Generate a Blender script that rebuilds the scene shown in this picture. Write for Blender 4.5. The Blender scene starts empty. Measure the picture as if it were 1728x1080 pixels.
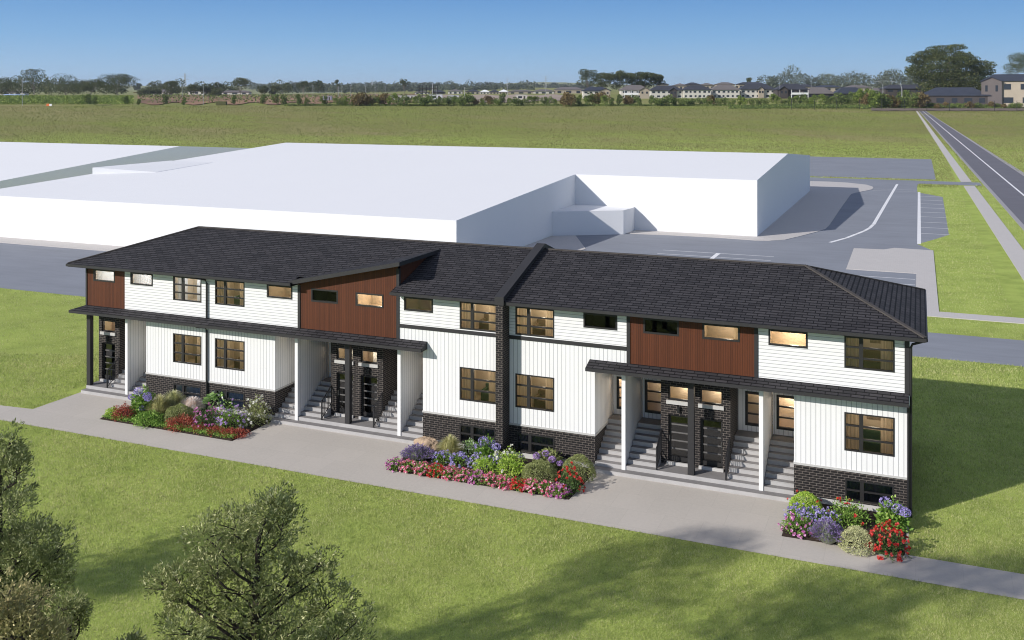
import bpy, math, random
import numpy as np
from mathutils import Vector
random.seed(7); R0 = np.random.default_rng(11)
sc = bpy.context.scene
COL = sc.collection
R = math.radians

# ------------------------------------------------------------------ camera model (also used to measure places on the ground)
F, CX, HY, CH = 1652., 864., 163., 16.3
YAW = math.atan((1551-864)/F)
VD = (-math.sin(YAW), math.cos(YAW)); RT = (math.cos(YAW), math.sin(YAW))
CAMX, CAMY = 0.36, -40.93
def ray(px, py):
    a = (px-CX)/F
    return (VD[0]+a*RT[0], VD[1]+a*RT[1], -(py-HY)/F)
def onZ(px, py, z=0.):
    r = ray(px, py); t = (z-CH)/r[2]
    return (CAMX+t*r[0], CAMY+t*r[1])
TD = [-200, 290, 320, 350, 380, 410, 430, 450, 500, 560, 800, 1500, 3000, 6000, 9000]
TZ = [0, 0, .9, 3.2, 6.1, 8.9, 10.4, 11.7, 13.6, 15.2, 17.3, 21.7, 38, 70, 90]
def zt(d): return float(np.interp(d, TD, TZ))
def depth(x, y): return (x-CAMX)*VD[0]+(y-CAMY)*VD[1]
def onT(px, py):
    if py >= HY+F*CH/290.: return onZ(px, py)+(0.,)
    lo, hi = 285., 460.
    for _ in range(50):
        m = (lo+hi)/2
        if HY+F*(CH-zt(m))/m > py: lo = m
        else: hi = m
    a = (px-CX)/F
    return (CAMX+lo*(VD[0]+a*RT[0]), CAMY+lo*(VD[1]+a*RT[1]), zt(lo))
def at(px, d):
    a = (px-CX)/F
    return (CAMX+d*(VD[0]+a*RT[0]), CAMY+d*(VD[1]+a*RT[1]), zt(d))
def zpx(py, d): return CH-(py-HY)/F*d

# ------------------------------------------------------------------ materials
def newmat(name, col=(.5, .5, .5), rough=.8, spec=.3, metal=0.):
    m = bpy.data.materials.new(name); m.use_nodes = True
    b = m.node_tree.nodes['Principled BSDF']
    b.inputs['Base Color'].default_value = (*col, 1); b.inputs['Roughness'].default_value = rough
    b.inputs['Specular IOR Level'].default_value = spec; b.inputs['Metallic'].default_value = metal
    return m
class G:
    """small node-graph helper"""
    def __init__(s, m): s.t = m.node_tree; s.b = s.t.nodes['Principled BSDF']
    def n(s, typ, ins=None, **kw):
        q = s.t.nodes.new(typ)
        for k, v in kw.items(): setattr(q, k, v)
        for k, v in (ins or {}).items():
            if hasattr(v, 'is_linked'): s.t.links.new(v, q.inputs[k])
            elif isinstance(v, (tuple, list)) and len(v) == 3 and q.inputs[k].type == 'RGBA': q.inputs[k].default_value = (*v, 1)
            else: q.inputs[k].default_value = v
        return q
    def m(s, op, a, b=0., c=0.): return s.n('ShaderNodeMath', {0: a, 1: b, 2: c}, operation=op).outputs[0]
    def mix(s, f, a, b, blend='MIX'):
        q = s.n('ShaderNodeMix', data_type='RGBA', blend_type=blend)
        for i, v in ((0, f), (6, a), (7, b)):
            if hasattr(v, 'is_linked'): s.t.links.new(v, q.inputs[i])
            else: q.inputs[i].default_value = (*v, 1) if isinstance(v, tuple) else v
        return q.outputs[2]
    def pos(s): return s.n('ShaderNodeNewGeometry').outputs['Position']
    def xyz(s, v):
        q = s.n('ShaderNodeSeparateXYZ', {0: v}); return q.outputs[0], q.outputs[1], q.outputs[2]
    def vec(s, x, y, z=0.): return s.n('ShaderNodeCombineXYZ', {0: x, 1: y, 2: z}).outputs[0]
    def noise(s, v, scale, detail=3., rough=.6): return s.n('ShaderNodeTexNoise', {'Vector': v, 'Scale': scale, 'Detail': detail, 'Roughness': rough}).outputs[0]
    def ramp(s, f, a, b): return s.n('ShaderNodeMapRange', {0: f, 1: a, 2: b}).outputs[0]
    def white(s, w): return s.n('ShaderNodeTexWhiteNoise', {'W': w}, noise_dimensions='1D').outputs[0]
    def col(s, o): s.t.links.new(o, s.b.inputs['Base Color'])
    def bump(s, h, strength=.5, dist=.02):
        q = s.n('ShaderNodeBump', {'Height': h, 'Strength': strength, 'Distance': dist}); s.t.links.new(q.outputs[0], s.b.inputs['Normal'])

def stained(name, col, rough=.8, amt=.15, scale=.8, fine=12., spec=.3, metal=0., bump=0.):
    m = newmat(name, col, rough, spec, metal); g = G(m); p = g.pos()
    n1 = g.noise(p, scale, 4.); n2 = g.noise(p, fine, 3.)
    f = g.m('ADD', g.m('MULTIPLY', n1, .6), g.m('MULTIPLY', n2, .4))
    f = g.ramp(f, .3, .7)
    lo = tuple(c*(1-amt) for c in col); hi = tuple(min(1, c*(1+amt)) for c in col)
    g.col(g.mix(f, lo, hi))
    if bump: g.bump(n2, bump, .02)
    return m
def boards(name, base, gap, spacing, gw, vertical, var=.06, rough=.6, grain=0., bump=.6):
    m = newmat(name, base, rough); g = G(m); x, y, z = g.xyz(g.pos())
    t = g.m('DIVIDE', g.m('ADD', x, y) if vertical else z, spacing)
    t = g.m('ADD', t, 1000.); cell = g.m('FLOOR', t); fr = g.m('FRACT', t)
    mask = g.m('LESS_THAN', fr, gw)
    rnd = g.white(cell)
    lo = tuple(c*(1-var) for c in base); hi = tuple(c*(1+var) for c in base)
    c = g.mix(rnd, lo, hi)
    if grain:
        v = g.vec(g.m('MULTIPLY', g.m('ADD', x, y), 60.), g.m('MULTIPLY', rnd, 50.), g.m('MULTIPLY', z, 2.5))
        gn = g.ramp(g.noise(v, 1., 4.), .3, .7)
        c = g.mix(gn, c, g.mix(1., c, (grain, grain, grain), 'MULTIPLY'))
    else:
        n = g.ramp(g.noise(g.pos(), 1.3, 4.), .35, .75)
        c = g.mix(g.m('MULTIPLY', n, .10), c, (.62, .60, .56))
    g.col(g.mix(mask, c, gap))
    h = g.m('SUBTRACT', 1., mask) if vertical else g.m('SUBTRACT', 1., g.m('ADD', fr, mask))
    g.bump(h, bump, .015)
    return m
def brickmat():
    m = newmat('dark_brick', rough=.85); g = G(m); x, y, z = g.xyz(g.pos())
    v = g.vec(g.m('ADD', g.m('ADD', x, y), 200.), z)
    t = g.n('ShaderNodeTexBrick', {'Vector': v, 'Color1': (.008, .0078, .0085), 'Color2': (.026, .022, .021), 'Mortar': (.185, .16, .14), 'Scale': 1., 'Mortar Size': .0085, 'Mortar Smooth': .1, 'Bias': -.2, 'Brick Width': .27, 'Row Height': .100})
    n = g.ramp(g.noise(g.pos(), 9., 4.), .3, .75)
    g.col(g.mix(g.m('MULTIPLY', n, .35), t.outputs[0], (.03, .026, .025)))
    g.bump(g.m('SUBTRACT', 1., t.outputs[1]), .6, .01)
    return m
def shinglemat():
    m = newmat('shingles', rough=.85, spec=.25); g = G(m)
    uv = g.n('ShaderNodeTexCoord').outputs['UV']
    t = g.n('ShaderNodeTexBrick', {'Vector': uv, 'Color1': (.025, .0245, .027), 'Color2': (.052, .050, .053), 'Mortar': (.003, .003, .004), 'Scale': 1., 'Mortar Size': .017, 'Mortar Smooth': .2, 'Bias': 0., 'Brick Width': .48, 'Row Height': .205})
    t.offset_frequency = 2; t.offset = .37
    n = g.ramp(g.noise(g.pos(), 25., 3.), .3, .7); n2 = g.ramp(g.noise(g.pos(), .9, 4.), .3, .7)
    c = g.mix(g.m('MULTIPLY', n, .5), t.outputs[0], g.mix(1., t.outputs[0], (1.5, 1.42, 1.42), 'MULTIPLY'))
    c = g.mix(g.m('MULTIPLY', n2, .35), c, (.05, .047, .049))
    u, v, w = g.xyz(uv)
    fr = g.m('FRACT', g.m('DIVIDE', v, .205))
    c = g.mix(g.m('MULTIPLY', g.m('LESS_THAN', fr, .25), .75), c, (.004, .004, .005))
    g.col(g.mix(t.outputs[1], c, (.004, .004, .005)))
    g.bump(g.m('SUBTRACT', g.m('SUBTRACT', 1., g.m('MULTIPLY', fr, .7)), t.outputs[1]), .8, .03)
    return m
def leafmat(name, a, b, c=None, trans=.25, rough=.6, patch=.5, spec=.2):
    """leaf colours vary leaf to leaf and patch to patch"""
    m = newmat(name, a, rough, spec); g = G(m)
    geo = g.n('ShaderNodeNewGeometry'); rnd = geo.outputs['Random Per Island']
    n = g.ramp(g.noise(geo.outputs['Position'], patch, 3.), .35, .65)
    col = g.mix(g.m('ADD', g.m('MULTIPLY', n, .55), g.m('MULTIPLY', rnd, .45)), a, b)
    if c: col = g.mix(g.m('GREATER_THAN', rnd, .86), col, c)
    g.col(col)
    if trans:
        tr = g.n('ShaderNodeBsdfTranslucent', {'Color': col})
        ms = g.n('ShaderNodeMixShader', {0: trans})
        out = g.t.nodes['Material Output']
        g.t.links.new(g.b.outputs[0], ms.inputs[1]); g.t.links.new(tr.outputs[0], ms.inputs[2]); g.t.links.new(ms.outputs[0], out.inputs[0])
    return m
def glassmat(name, tint, refl=1.):
    m = bpy.data.materials.new(name); m.use_nodes = True; t = m.node_tree; t.nodes.clear()
    o = t.nodes.new('ShaderNodeOutputMaterial'); mx = t.nodes.new('ShaderNodeMixShader')
    tr = t.nodes.new('ShaderNodeBsdfTransparent'); tr.inputs[0].default_value = (*tint, 1)
    gl = t.nodes.new('ShaderNodeBsdfGlossy'); gl.inputs['Roughness'].default_value = .01
    fr = t.nodes.new('ShaderNodeFresnel'); fr.inputs[0].default_value = 1.5
    mu = t.nodes.new('ShaderNodeMath'); mu.operation = 'MULTIPLY_ADD'; mu.inputs[1].default_value = 1.6*refl; mu.inputs[2].default_value = .05*refl
    t.links.new(fr.outputs[0], mu.inputs[0]); t.links.new(mu.outputs[0], mx.inputs[0])
    t.links.new(tr.outputs[0], mx.inputs[1]); t.links.new(gl.outputs[0], mx.inputs[2]); t.links.new(mx.outputs[0], o.inputs[0])
    return m
def emit(name, col, s):
    m = newmat(name, col); b = m.node_tree.nodes['Principled BSDF']
    b.inputs['Emission Color'].default_value = (*col, 1); b.inputs['Emission Strength'].default_value = s
    return m

M = {}
M['clap'] = boards('white_clapboard', (.80, .80, .79), (.40, .40, .41), .142, .14, False, var=.015)
M['batten'] = boards('white_board_and_batten', (.80, .80, .79), (.40, .40, .41), .193, .11, True, var=.015)
M['brown'] = boards('brown_vertical_boards', (.112, .033, .0125), (.022, .008, .004), .098, .09, True, var=.14, grain=.75)
M['brick'] = brickmat(); M['shingle'] = shinglemat()
M['trim'] = stained('charcoal_trim', (.034, .033, .034), .55, .12)
M['frame'] = newmat('charcoal_window_frame', (.024, .023, .023), .45, .4)
M['lite'] = newmat('grey_door_bar', (.13, .125, .12), .5)
M['white'] = stained('white_paint', (.80, .80, .79), .6, .03)
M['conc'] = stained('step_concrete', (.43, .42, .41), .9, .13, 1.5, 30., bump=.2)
M['tread'] = stained('broomed_tread', (.215, .205, .20), .95, .15, 1.5, 30., bump=.2)  # treads and porch slab top are darker than the risers
M['stone'] = stained('pale_stone', (.50, .49, .47), .85, .1, 2., 20.)
M['pipe'] = newmat('black_metal', (.013, .013, .015), .45, .5)
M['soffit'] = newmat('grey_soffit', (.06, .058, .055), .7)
M['glass'] = glassmat('window_glass', (.92, .93, .93), .7); M['glassdark'] = glassmat('dark_glass', (.40, .42, .45), .22)  # dark copy is tinted to dim the panes of unlit rooms
M['doorglass'] = glassmat('dark_door_glass', (.5, .5, .5), .9)
M['room'] = stained('warm_room_wall', (.52, .43, .33), .8, .15, .9, 3.)
M['roomdark'] = newmat('unlit_room_wall', (.05, .047, .045), .8)  # shaded copy of the room wall, dark colour in place of missing light
M['curtain'] = boards('beige_curtain', (.62, .52, .40), (.36, .29, .21), .09, .45, True, var=.12, bump=.3)
M['picture'] = stained('framed_picture', (.16, .12, .09), .6, .5, 6., 12.); M['sofa'] = stained('green_upholstery', (.035, .07, .045), .9, .2); M['sofa2'] = stained('brown_upholstery', (.13, .085, .055), .9, .2)
M['roller2'] = stained('charcoal_blind', (.06, .066, .078), .8, .25, .8, 3.)  # grey sheet added to lighten the remaining basement panes
M['roller'] = stained('slate_blue_blind', (.33, .40, .53), .8, .1)  # bluish reflection of the left basement panes, put into a sheet's colour
M['blind'] = stained('white_blind', (.78, .79, .80), .8, .04)  # bright sheet stands in for sky reflected in the upper left panes
def translucent(m, f, col):
    t = m.node_tree; b = t.nodes['Principled BSDF']; tr = t.nodes.new('ShaderNodeBsdfTranslucent'); tr.inputs[0].default_value = (*col, 1); ms = t.nodes.new('ShaderNodeMixShader'); ms.inputs[0].default_value = f
    t.links.new(b.outputs[0], ms.inputs[1]); t.links.new(tr.outputs[0], ms.inputs[2]); t.links.new(ms.outputs[0], t.nodes['Material Output'].inputs[0])
translucent(M['curtain'], .5, (.78, .66, .50)); translucent(M['blind'], .5, (.9, .9, .9))
M['lamp'] = emit('warm_lamp', (1., .78, .45), 6.)
M['metal'] = newmat('brushed_handle', (.55, .55, .55), .3, .5, 1.)
M['massing'] = stained('plain_white_render', (.775, .78, .785), .85, .012, .05, .8)
M['ridge'] = stained('hip_cap', (.072, .064, .058), .85, .2, 2., 20.)

# ------------------------------------------------------------------ objects
ORG = {}
def link(o, parent=None):
    COL.objects.link(o)
    if parent is not None: o.parent = parent
    return o
def tag(o, label=None, cat=None, group=None, kind=None):
    if label: o['label'] = label
    if cat: o['category'] = cat
    if group: o['group'] = group
    if kind: o['kind'] = kind
    return o
def thing(name, label, cat, loc=(0, 0, 0), rz=0., group=None):
    o = bpy.data.objects.new(name, None); link(o); o.location = loc; o.rotation_euler = (0, 0, rz)
    o.empty_display_size = .3
    ORG[o.name] = Vector(loc); tag(o, label, cat, group); return o
class MB:
    """collects faces; build() links them as ONE mesh object. World coordinates unless local=True"""
    def __init__(s): s.v = []; s.f = []; s.uv = []; s.mi = []; s.cur = 0
    def face(s, pts, uv=None):
        i = len(s.v); s.v += [tuple(p) for p in pts]; s.f.append(tuple(range(i, i+len(pts))))
        s.uv.append(uv or [(0, 0)]*len(pts)); s.mi.append(s.cur)
    def box(s, x0, x1, y0, y1, z0, z1):
        p = [(x0, y0, z0), (x1, y0, z0), (x1, y1, z0), (x0, y1, z0), (x0, y0, z1), (x1, y0, z1), (x1, y1, z1), (x0, y1, z1)]
        for q in ((0, 3, 2, 1), (4, 5, 6, 7), (0, 1, 5, 4), (1, 2, 6, 5), (2, 3, 7, 6), (3, 0, 4, 7)): s.face([p[k] for k in q])
    def prism(s, base, top):
        n = len(base)
        s.face(list(reversed(base))); s.face(top)
        for i in range(n): s.face([base[i], base[(i+1) % n], top[(i+1) % n], top[i]])
    def extrude(s, poly, z0, z1): s.prism([(x, y, z0) for x, y in poly], [(x, y, z1) for x, y in poly])
    def tube(s, pts, r, n=8, r1=None):
        pts = [Vector(p) for p in pts]; rings = []
        for i, p in enumerate(pts):
            d = (pts[min(i+1, len(pts)-1)]-pts[max(i-1, 0)]).normalized()
            a = d.orthogonal().normalized(); b = d.cross(a)
            rr = r if r1 is None else r+(r1-r)*i/max(1, len(pts)-1)
            rings.append([p+a*math.cos(2*math.pi*k/n)*rr+b*math.sin(2*math.pi*k/n)*rr for k in range(n)])
        for i in range(len(rings)-1):
            for k in range(n):
                s.face([rings[i][k], rings[i][(k+1) % n], rings[i+1][(k+1) % n], rings[i+1][k]])
        s.face(list(reversed(rings[0]))); s.face(rings[-1])
    def build(s, name, mats, parent=None, local=False, smooth=False):
        off = Vector((0, 0, 0)) if (parent is None or local) else ORG[parent.name]
        me = bpy.data.meshes.new(name)
        me.from_pydata([(a[0]-off.x, a[1]-off.y, a[2]-off.z) for a in s.v], [], s.f)
        ul = me.uv_layers.new(name='UVMap')
        ul.data.foreach_set('uv', [c for u in s.uv for q in u for c in q])
        for q in (mats if isinstance(mats, (list, tuple)) else [mats]): me.materials.append(q)
        me.polygons.foreach_set('material_index', s.mi)
        if smooth: me.polygons.foreach_set('use_smooth', [True]*len(s.f))
        me.update()
        o = bpy.data.objects.new(name, me); link(o, parent)
        ORG[o.name] = off if parent is not None else Vector((0, 0, 0))
        return o
def cloud_mesh(name, V, k, mats, mi=None):
    """V: (n*k,3) vertices, faces of k consecutive vertices each"""
    n = len(V)//k
    me = bpy.data.meshes.new(name); me.vertices.add(n*k); me.vertices.foreach_set('co', np.ascontiguousarray(V, dtype=np.float32).ravel())
    me.loops.add(n*k); me.loops.foreach_set('vertex_index', np.arange(n*k, dtype=np.int32))
    me.polygons.add(n); me.polygons.foreach_set('loop_start', np.arange(0, n*k, k, dtype=np.int32))
    try: me.polygons.foreach_set('loop_total', np.full(n, k, dtype=np.int32))
    except Exception: pass
    for q in (mats if isinstance(mats, (list, tuple)) else [mats]): me.materials.append(q)
    if mi is not None: me.polygons.foreach_set('material_index', np.asarray(mi, dtype=np.int32))
    me.update(calc_edges=True); me.validate()
    return me
def cloud(name, V, k, mats, parent=None, mi=None):
    o = bpy.data.objects.new(name, cloud_mesh(name, V, k, mats, mi)); link(o, parent)
    ORG[o.name] = Vector((0, 0, 0)); return o
def copy_tree(o, parent=None):
    c = o.copy(); COL.objects.link(c); c.parent = parent
    for ch in list(o.children): copy_tree(ch, c)
    return c
def unit(a): return a/np.maximum(1e-9, np.linalg.norm(a, axis=1, keepdims=True))
def leaves(P, D, L, W, rng, N=None):
    """diamond leaves from base P along D"""
    D = unit(D); S = unit(np.cross(D, unit(rng.normal(size=P.shape)) if N is None else N))
    L = np.asarray(L).reshape(-1, 1); W = np.asarray(W).reshape(-1, 1)
    return np.stack([P, P+D*L*.45+S*W*.5, P+D*L, P+D*L*.45-S*W*.5], 1).reshape(-1, 3)
def in_ell(n, rng, c, r, shell=.55):
    d = unit(rng.normal(size=(n, 3))); q = rng.uniform(shell**3, 1, (n, 1))**(1/3)
    return np.asarray(c)+d*q*np.asarray(r), d

# ------------------------------------------------------------------ ground
def structure(o): o['kind'] = 'structure'; return o
def grassmat():
    m = newmat('meadow_grass', rough=.9, spec=.1); g = G(m); p = g.pos(); x, y, z = g.xyz(p)
    dpt = g.m('ADD', g.m('MULTIPLY', g.m('SUBTRACT', x, CAMX), VD[0]), g.m('MULTIPLY', g.m('SUBTRACT', y, CAMY), VD[1]))
    fine = g.ramp(g.noise(p, 14., 4., .7), .3, .7); mid = g.ramp(g.noise(p, .9, 4.), .3, .7); big = g.ramp(g.noise(p, .11, 4.), .35, .65)
    lawn = g.mix(fine, (0.226, 0.309, 0.052), (0.566, 0.673, 0.173))
    lawn = g.mix(g.m('MULTIPLY', g.ramp(g.noise(p, .35, 5., .7), .42, .62), .55), lawn, (0.146, 0.208, 0.039)); lawn = g.mix(g.m('MULTIPLY', mid, .35), lawn, (0.484, 0.515, 0.143)); lawn = g.mix(g.m('MULTIPLY', big, .35), lawn, (0.359, 0.459, 0.097))
    vs = g.vec(g.m('MULTIPLY', x, .35), y, z)
    f1 = g.ramp(g.noise(p, 1.6, 5., .75), .3, .7); f2 = g.ramp(g.noise(vs, .05, 5., .65), .38, .62); f3 = g.ramp(g.noise(vs, .018, 4.), .4, .6)
    fld = g.mix(f1, (0.118, 0.140, 0.031), (0.291, 0.308, 0.084))
    fld = g.mix(g.m('MULTIPLY', f2, .65), fld, (.33, .28, .14)); fld = g.mix(g.m('MULTIPLY', f3, .4), fld, (0.179, 0.206, 0.056))
    k = g.m('ADD', g.ramp(dpt, 280., 360.), g.m('MULTIPLY', g.m('SUBTRACT', f2, .5), .4))
    k = g.n('ShaderNodeClamp', {0: k}).outputs[0]
    g.col(g.mix(k, lawn, fld)); g.bump(g.m('ADD', fine, f1), .5, .06)
    return m
M['grass'] = grassmat()
def terrain():
    ds = [-150, -60]+list(range(0, 280, 40))+list(range(280, 580, 10))+list(range(580, 1600, 60))+list(range(1700, 9001, 400))
    ss = sorted(set([-9000, -6000, -4000, -2500]+list(range(-1800, 1801, 100))+[2500, 4000, 6000, 9000]))
    mb = MB(); rng = np.random.default_rng(3)
    Z = {}
    for i, d in enumerate(ds):
        for j, s in enumerate(ss):
            z = zt(d)
            if d > 700: z += (d-700)*.004*(math.sin(s*.0031+1)+.7*math.sin(s*.0077+d*.001)) if d < 9000 else 0
            Z[i, j] = (CAMX+d*VD[0]+s*RT[0], CAMY+d*VD[1]+s*RT[1], z)
    vid = {}
    for kk, p in Z.items(): vid[kk] = len(mb.v); mb.v.append(p)
    for i in range(len(ds)-1):
        for j in range(len(ss)-1):
            mb.f.append((vid[i, j], vid[i, j+1], vid[i+1, j+1], vid[i+1, j])); mb.uv.append([(0, 0)]*4); mb.mi.append(0)
    return structure(mb.build('terrain', M['grass'], smooth=True))
terrain()
def asphaltmat(name, col, streak=.25):
    m = newmat(name, rough=.9, spec=.25); g = G(m); p = g.pos(); x, y, z = g.xyz(p)
    n1 = g.ramp(g.noise(g.vec(g.m('MULTIPLY', x, .25), g.m('MULTIPLY', y, 1.4)), .6, 5., .7), .3, .7); n2 = g.ramp(g.noise(p, 20., 3.), .3, .7); n3 = g.ramp(g.noise(p, .12, 4.), .35, .65)
    c = g.mix(n1, tuple(c*(1-streak) for c in col), tuple(c*(1+streak) for c in col))
    c = g.mix(g.m('MULTIPLY', n2, .3), c, tuple(c*.75 for c in col)); c = g.mix(g.m('MULTIPLY', n3, .3), c, tuple(c*1.25 for c in col))
    g.col(c); g.bump(n2, .2, .01); return m
def pavemat(name, a, b, sx=.6, sy=.6, mort=.85):
    m = newmat(name, rough=.9, spec=.25); g = G(m); p = g.pos()
    t = g.n('ShaderNodeTexBrick', {'Vector': g.n('ShaderNodeVectorMath', {0: p, 1: (500., 500., 0.)}, operation='ADD').outputs[0], 'Color1': a, 'Color2': b, 'Mortar': tuple(c*mort for c in a), 'Scale': 1., 'Mortar Size': .012, 'Brick Width': sx, 'Row Height': sy})
    n1 = g.ramp(g.noise(p, .5, 5., .65), .3, .7); n2 = g.ramp(g.noise(p, 8., 4., .7), .3, .7)
    c = g.mix(g.m('MULTIPLY', n1, .5), t.outputs[0], tuple(c*.84 for c in b)); c = g.mix(g.m('MULTIPLY', n2, .4), c, tuple(min(1, c*1.16) for c in b))
    g.col(c); g.bump(n2, .2, .01); return m
M['asph'] = asphaltmat('yard_asphalt', (.235, .25, .28), .10); M['road'] = asphaltmat('road_asphalt', (.15, .148, .168), .12)
M['kerbpave'] = pavemat('light_pavers', (.50, .475, .45), (.53, .505, .48), .4, .2)
M['path'] = pavemat('path_concrete', (.468, .434, .385), (.498, .46, .41), 1.5, 1.5, .90)
M['kerb'] = stained('kerb_concrete', (.33, .32, .335), .85, .08); M['paint'] = stained('white_road_paint', (.78, .78, .78), .7, .05)
def sheet(name, poly, z, mat_, thick=None):
    mb = MB()
    if thick: mb.extrude(poly, z-thick, z)
    else: mb.face([(x, y, z) for x, y in poly])
    return structure(mb.build(name, mat_))
XL = -42.15
PATH = [(-75, -3.6), (-44.4, -3.6), (-42.3, -3.4), (-42.3, -.2), (XL, -.02), (.02, -.02), (-.02, -3.4), (40, -3.35), (40, -5.3), (-75, -5.3)]
YARD = [(-130, 19.3), (-50, 19.3), (-5, 25.4), (40, 25.7), (40, 32.6), (.2, 32.6), (.2, 40), (1.7, 71.7), (.2, 76.1), (1.9, 80.5), (3.6, 85.3), (3.9, 132.6), (.1, 139.5), (0., 150), (.2, 156.9), (11., 157.2), (11., 164.4), (-20, 165.), (-32, 165.), (-30, 75.2), (-39.1, 75.2), (-39.1, 41.2), (-130, 41.2)]
LOT = [(-27, 236.4), (3.3, 236.2), (3.4, 168.2), (-27, 166.4)]
sheet('path', PATH, .012, M['path'])
sheet('yard_asphalt', YARD, .006, M['asph']); sheet('parking_asphalt', LOT, .006, M['asph'])
z2 = .05
sheet('front_pavement', [(-130, 37.9), (-36., 37.9), (-32.5, 58.6), (-36.8, 67.8), (-39.2, 66.3), (-39.2, 41.1), (-130, 41.1)], z2, M['kerbpave'], .045)
RP = [onZ(*p) for p in [(1056, 394.3), (1130, 397.2), (1215, 401.6), (1275, 406), (1300, 406.5), (1325, 405.), (1350, 399), (1380, 391.2), (1393, 386.5), (1400, 380), (1418, 353), (1436, 328), (1442, 325.8), (1460, 322.5), (1471, 320), (1474, 317.5), (1472, 315), (1462, 312), (1430, 308.5), (1400, 306.8), (1367, 306)]]
sheet('side_pavement', [(-31.6, 74.6)]+RP+[(-20, 155), (-17.2, 134.4), (-17.2, 74.95), (-31.6, 74.95)], z2, M['kerbpave'], .045)
sheet('corner_pavement', [(-6.1, 70.1), (-6., 56.5), (.12, 56.5), (.12, 37.9), (10.2, 37.9), (10.2, 39.8), (1.75, 39.8), (1.75, 71.7), (-2.1, 72.), (-3.1, 70.4)], z2, M['kerbpave'], .045)
def stripe(mb, pts, w, z):
    for (a, b) in zip(pts[:-1], pts[1:]):
        a = Vector(a); b = Vector(b); d = (b-a).normalized(); n = Vector((-d.y, d.x))*w/2; a = a-d*w*.3; b = b+d*w*.3
        mb.face([(*(a-n), z), (*(b-n), z), (*(b+n), z), (*(a+n), z)])
mb = MB(); zl = .011
stripe(mb, [(-3.4, 154.6), (-5.0, 92)], .42, zl); stripe(mb, [(-5.05, 91.6), (-5.3, 88.2), (-5.8, 85), (-6.5, 81.9), (-7.4, 78), (-8.8, 73.8)], .4, zl+.001)
stripe(mb, [(.36, 139.8), (.36, 76.3)], .40, zl)
for y in (132.6, 126.3, 120.5, 114.7, 108.8, 103.1, 96.9, 91.3, 85.5): stripe(mb, [(.62, y), (3.68 if y < 130 else 3.5, y)], .17, zl)
for y in (143.2, 139.9): stripe(mb, [(-7.1, y), (-.1, y+.3)], .1, zl+.0005)
for y in (61.25, 58.75): stripe(mb, [(-24.7, y), (-13.3, y)], .13, zl)
stripe(mb, [(-18.9, 61.2), (-18.9, 57.8)], .45, zl+.002)
for y in (53.4, 50.65): stripe(mb, [(-6., y), (.0, y)], .14, zl)
structure(mb.build('painted_lines', M['paint']))
def line(a, b): return lambda y: a[0]+(b[0]-a[0])*(y-a[1])/(b[1]-a[1])
ROWS = [187.6, 189, 191, 194, 198, 203, 209, 216, 224, 233, 243, 255, 270, 290, 320, 370, 450, 560, 680]
def ribbon(name, l, r, z, mat_, thick=0., rows=ROWS):
    mb = MB(); P = []
    for y in rows:
        a = onT(l(y), y); b = onT(r(y), y); P.append(((a[0], a[1], a[2]+z), (b[0], b[1], b[2]+z)))
    for (a, b), (c, d) in zip(P[:-1], P[1:]):
        mb.face([c, d, b, a])
        if thick:
            dn = lambda p: (p[0], p[1], p[2]-thick)
            mb.face([a, dn(a), dn(c), c]); mb.face([b, d, dn(d), dn(b)])
    return structure(mb.build(name, mat_))
swL, swR = line((1546.2, 188.4), (1693.5, 420)), line((1548.9, 188.4), (1725.5, 420))
kL, kLi = line((1551.6, 188.4), (1728, 390)), line((1552.4, 188.4), (1728, 381))
cl, cr = line((1557.4, 188.4), (1728, 331.5)), line((1558.2, 188.4), (1728, 328.5))
kRi, kR = line((1562.6, 188.4), (1728, 292.5)), line((1563.4, 188.4), (1728, 297.5))
ribbon('road', kLi, kRi, .02, M['road']); ribbon('road_centre_line', cl, cr, .035, M['paint'])
ribbon('left_kerb', kL, kLi, .12, M['kerb'], .12); ribbon('right_kerb', kRi, kR, .12, M['kerb'], .12)
ribbon('pavement', swL, swR, .06, M['kerbpave'], .06, [y for y in ROWS if y < 306]+[307.5]); ribbon('pavement', swL, swR, .06, M['kerbpave'], .06, [314.]+[y for y in ROWS if y > 315])

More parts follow.
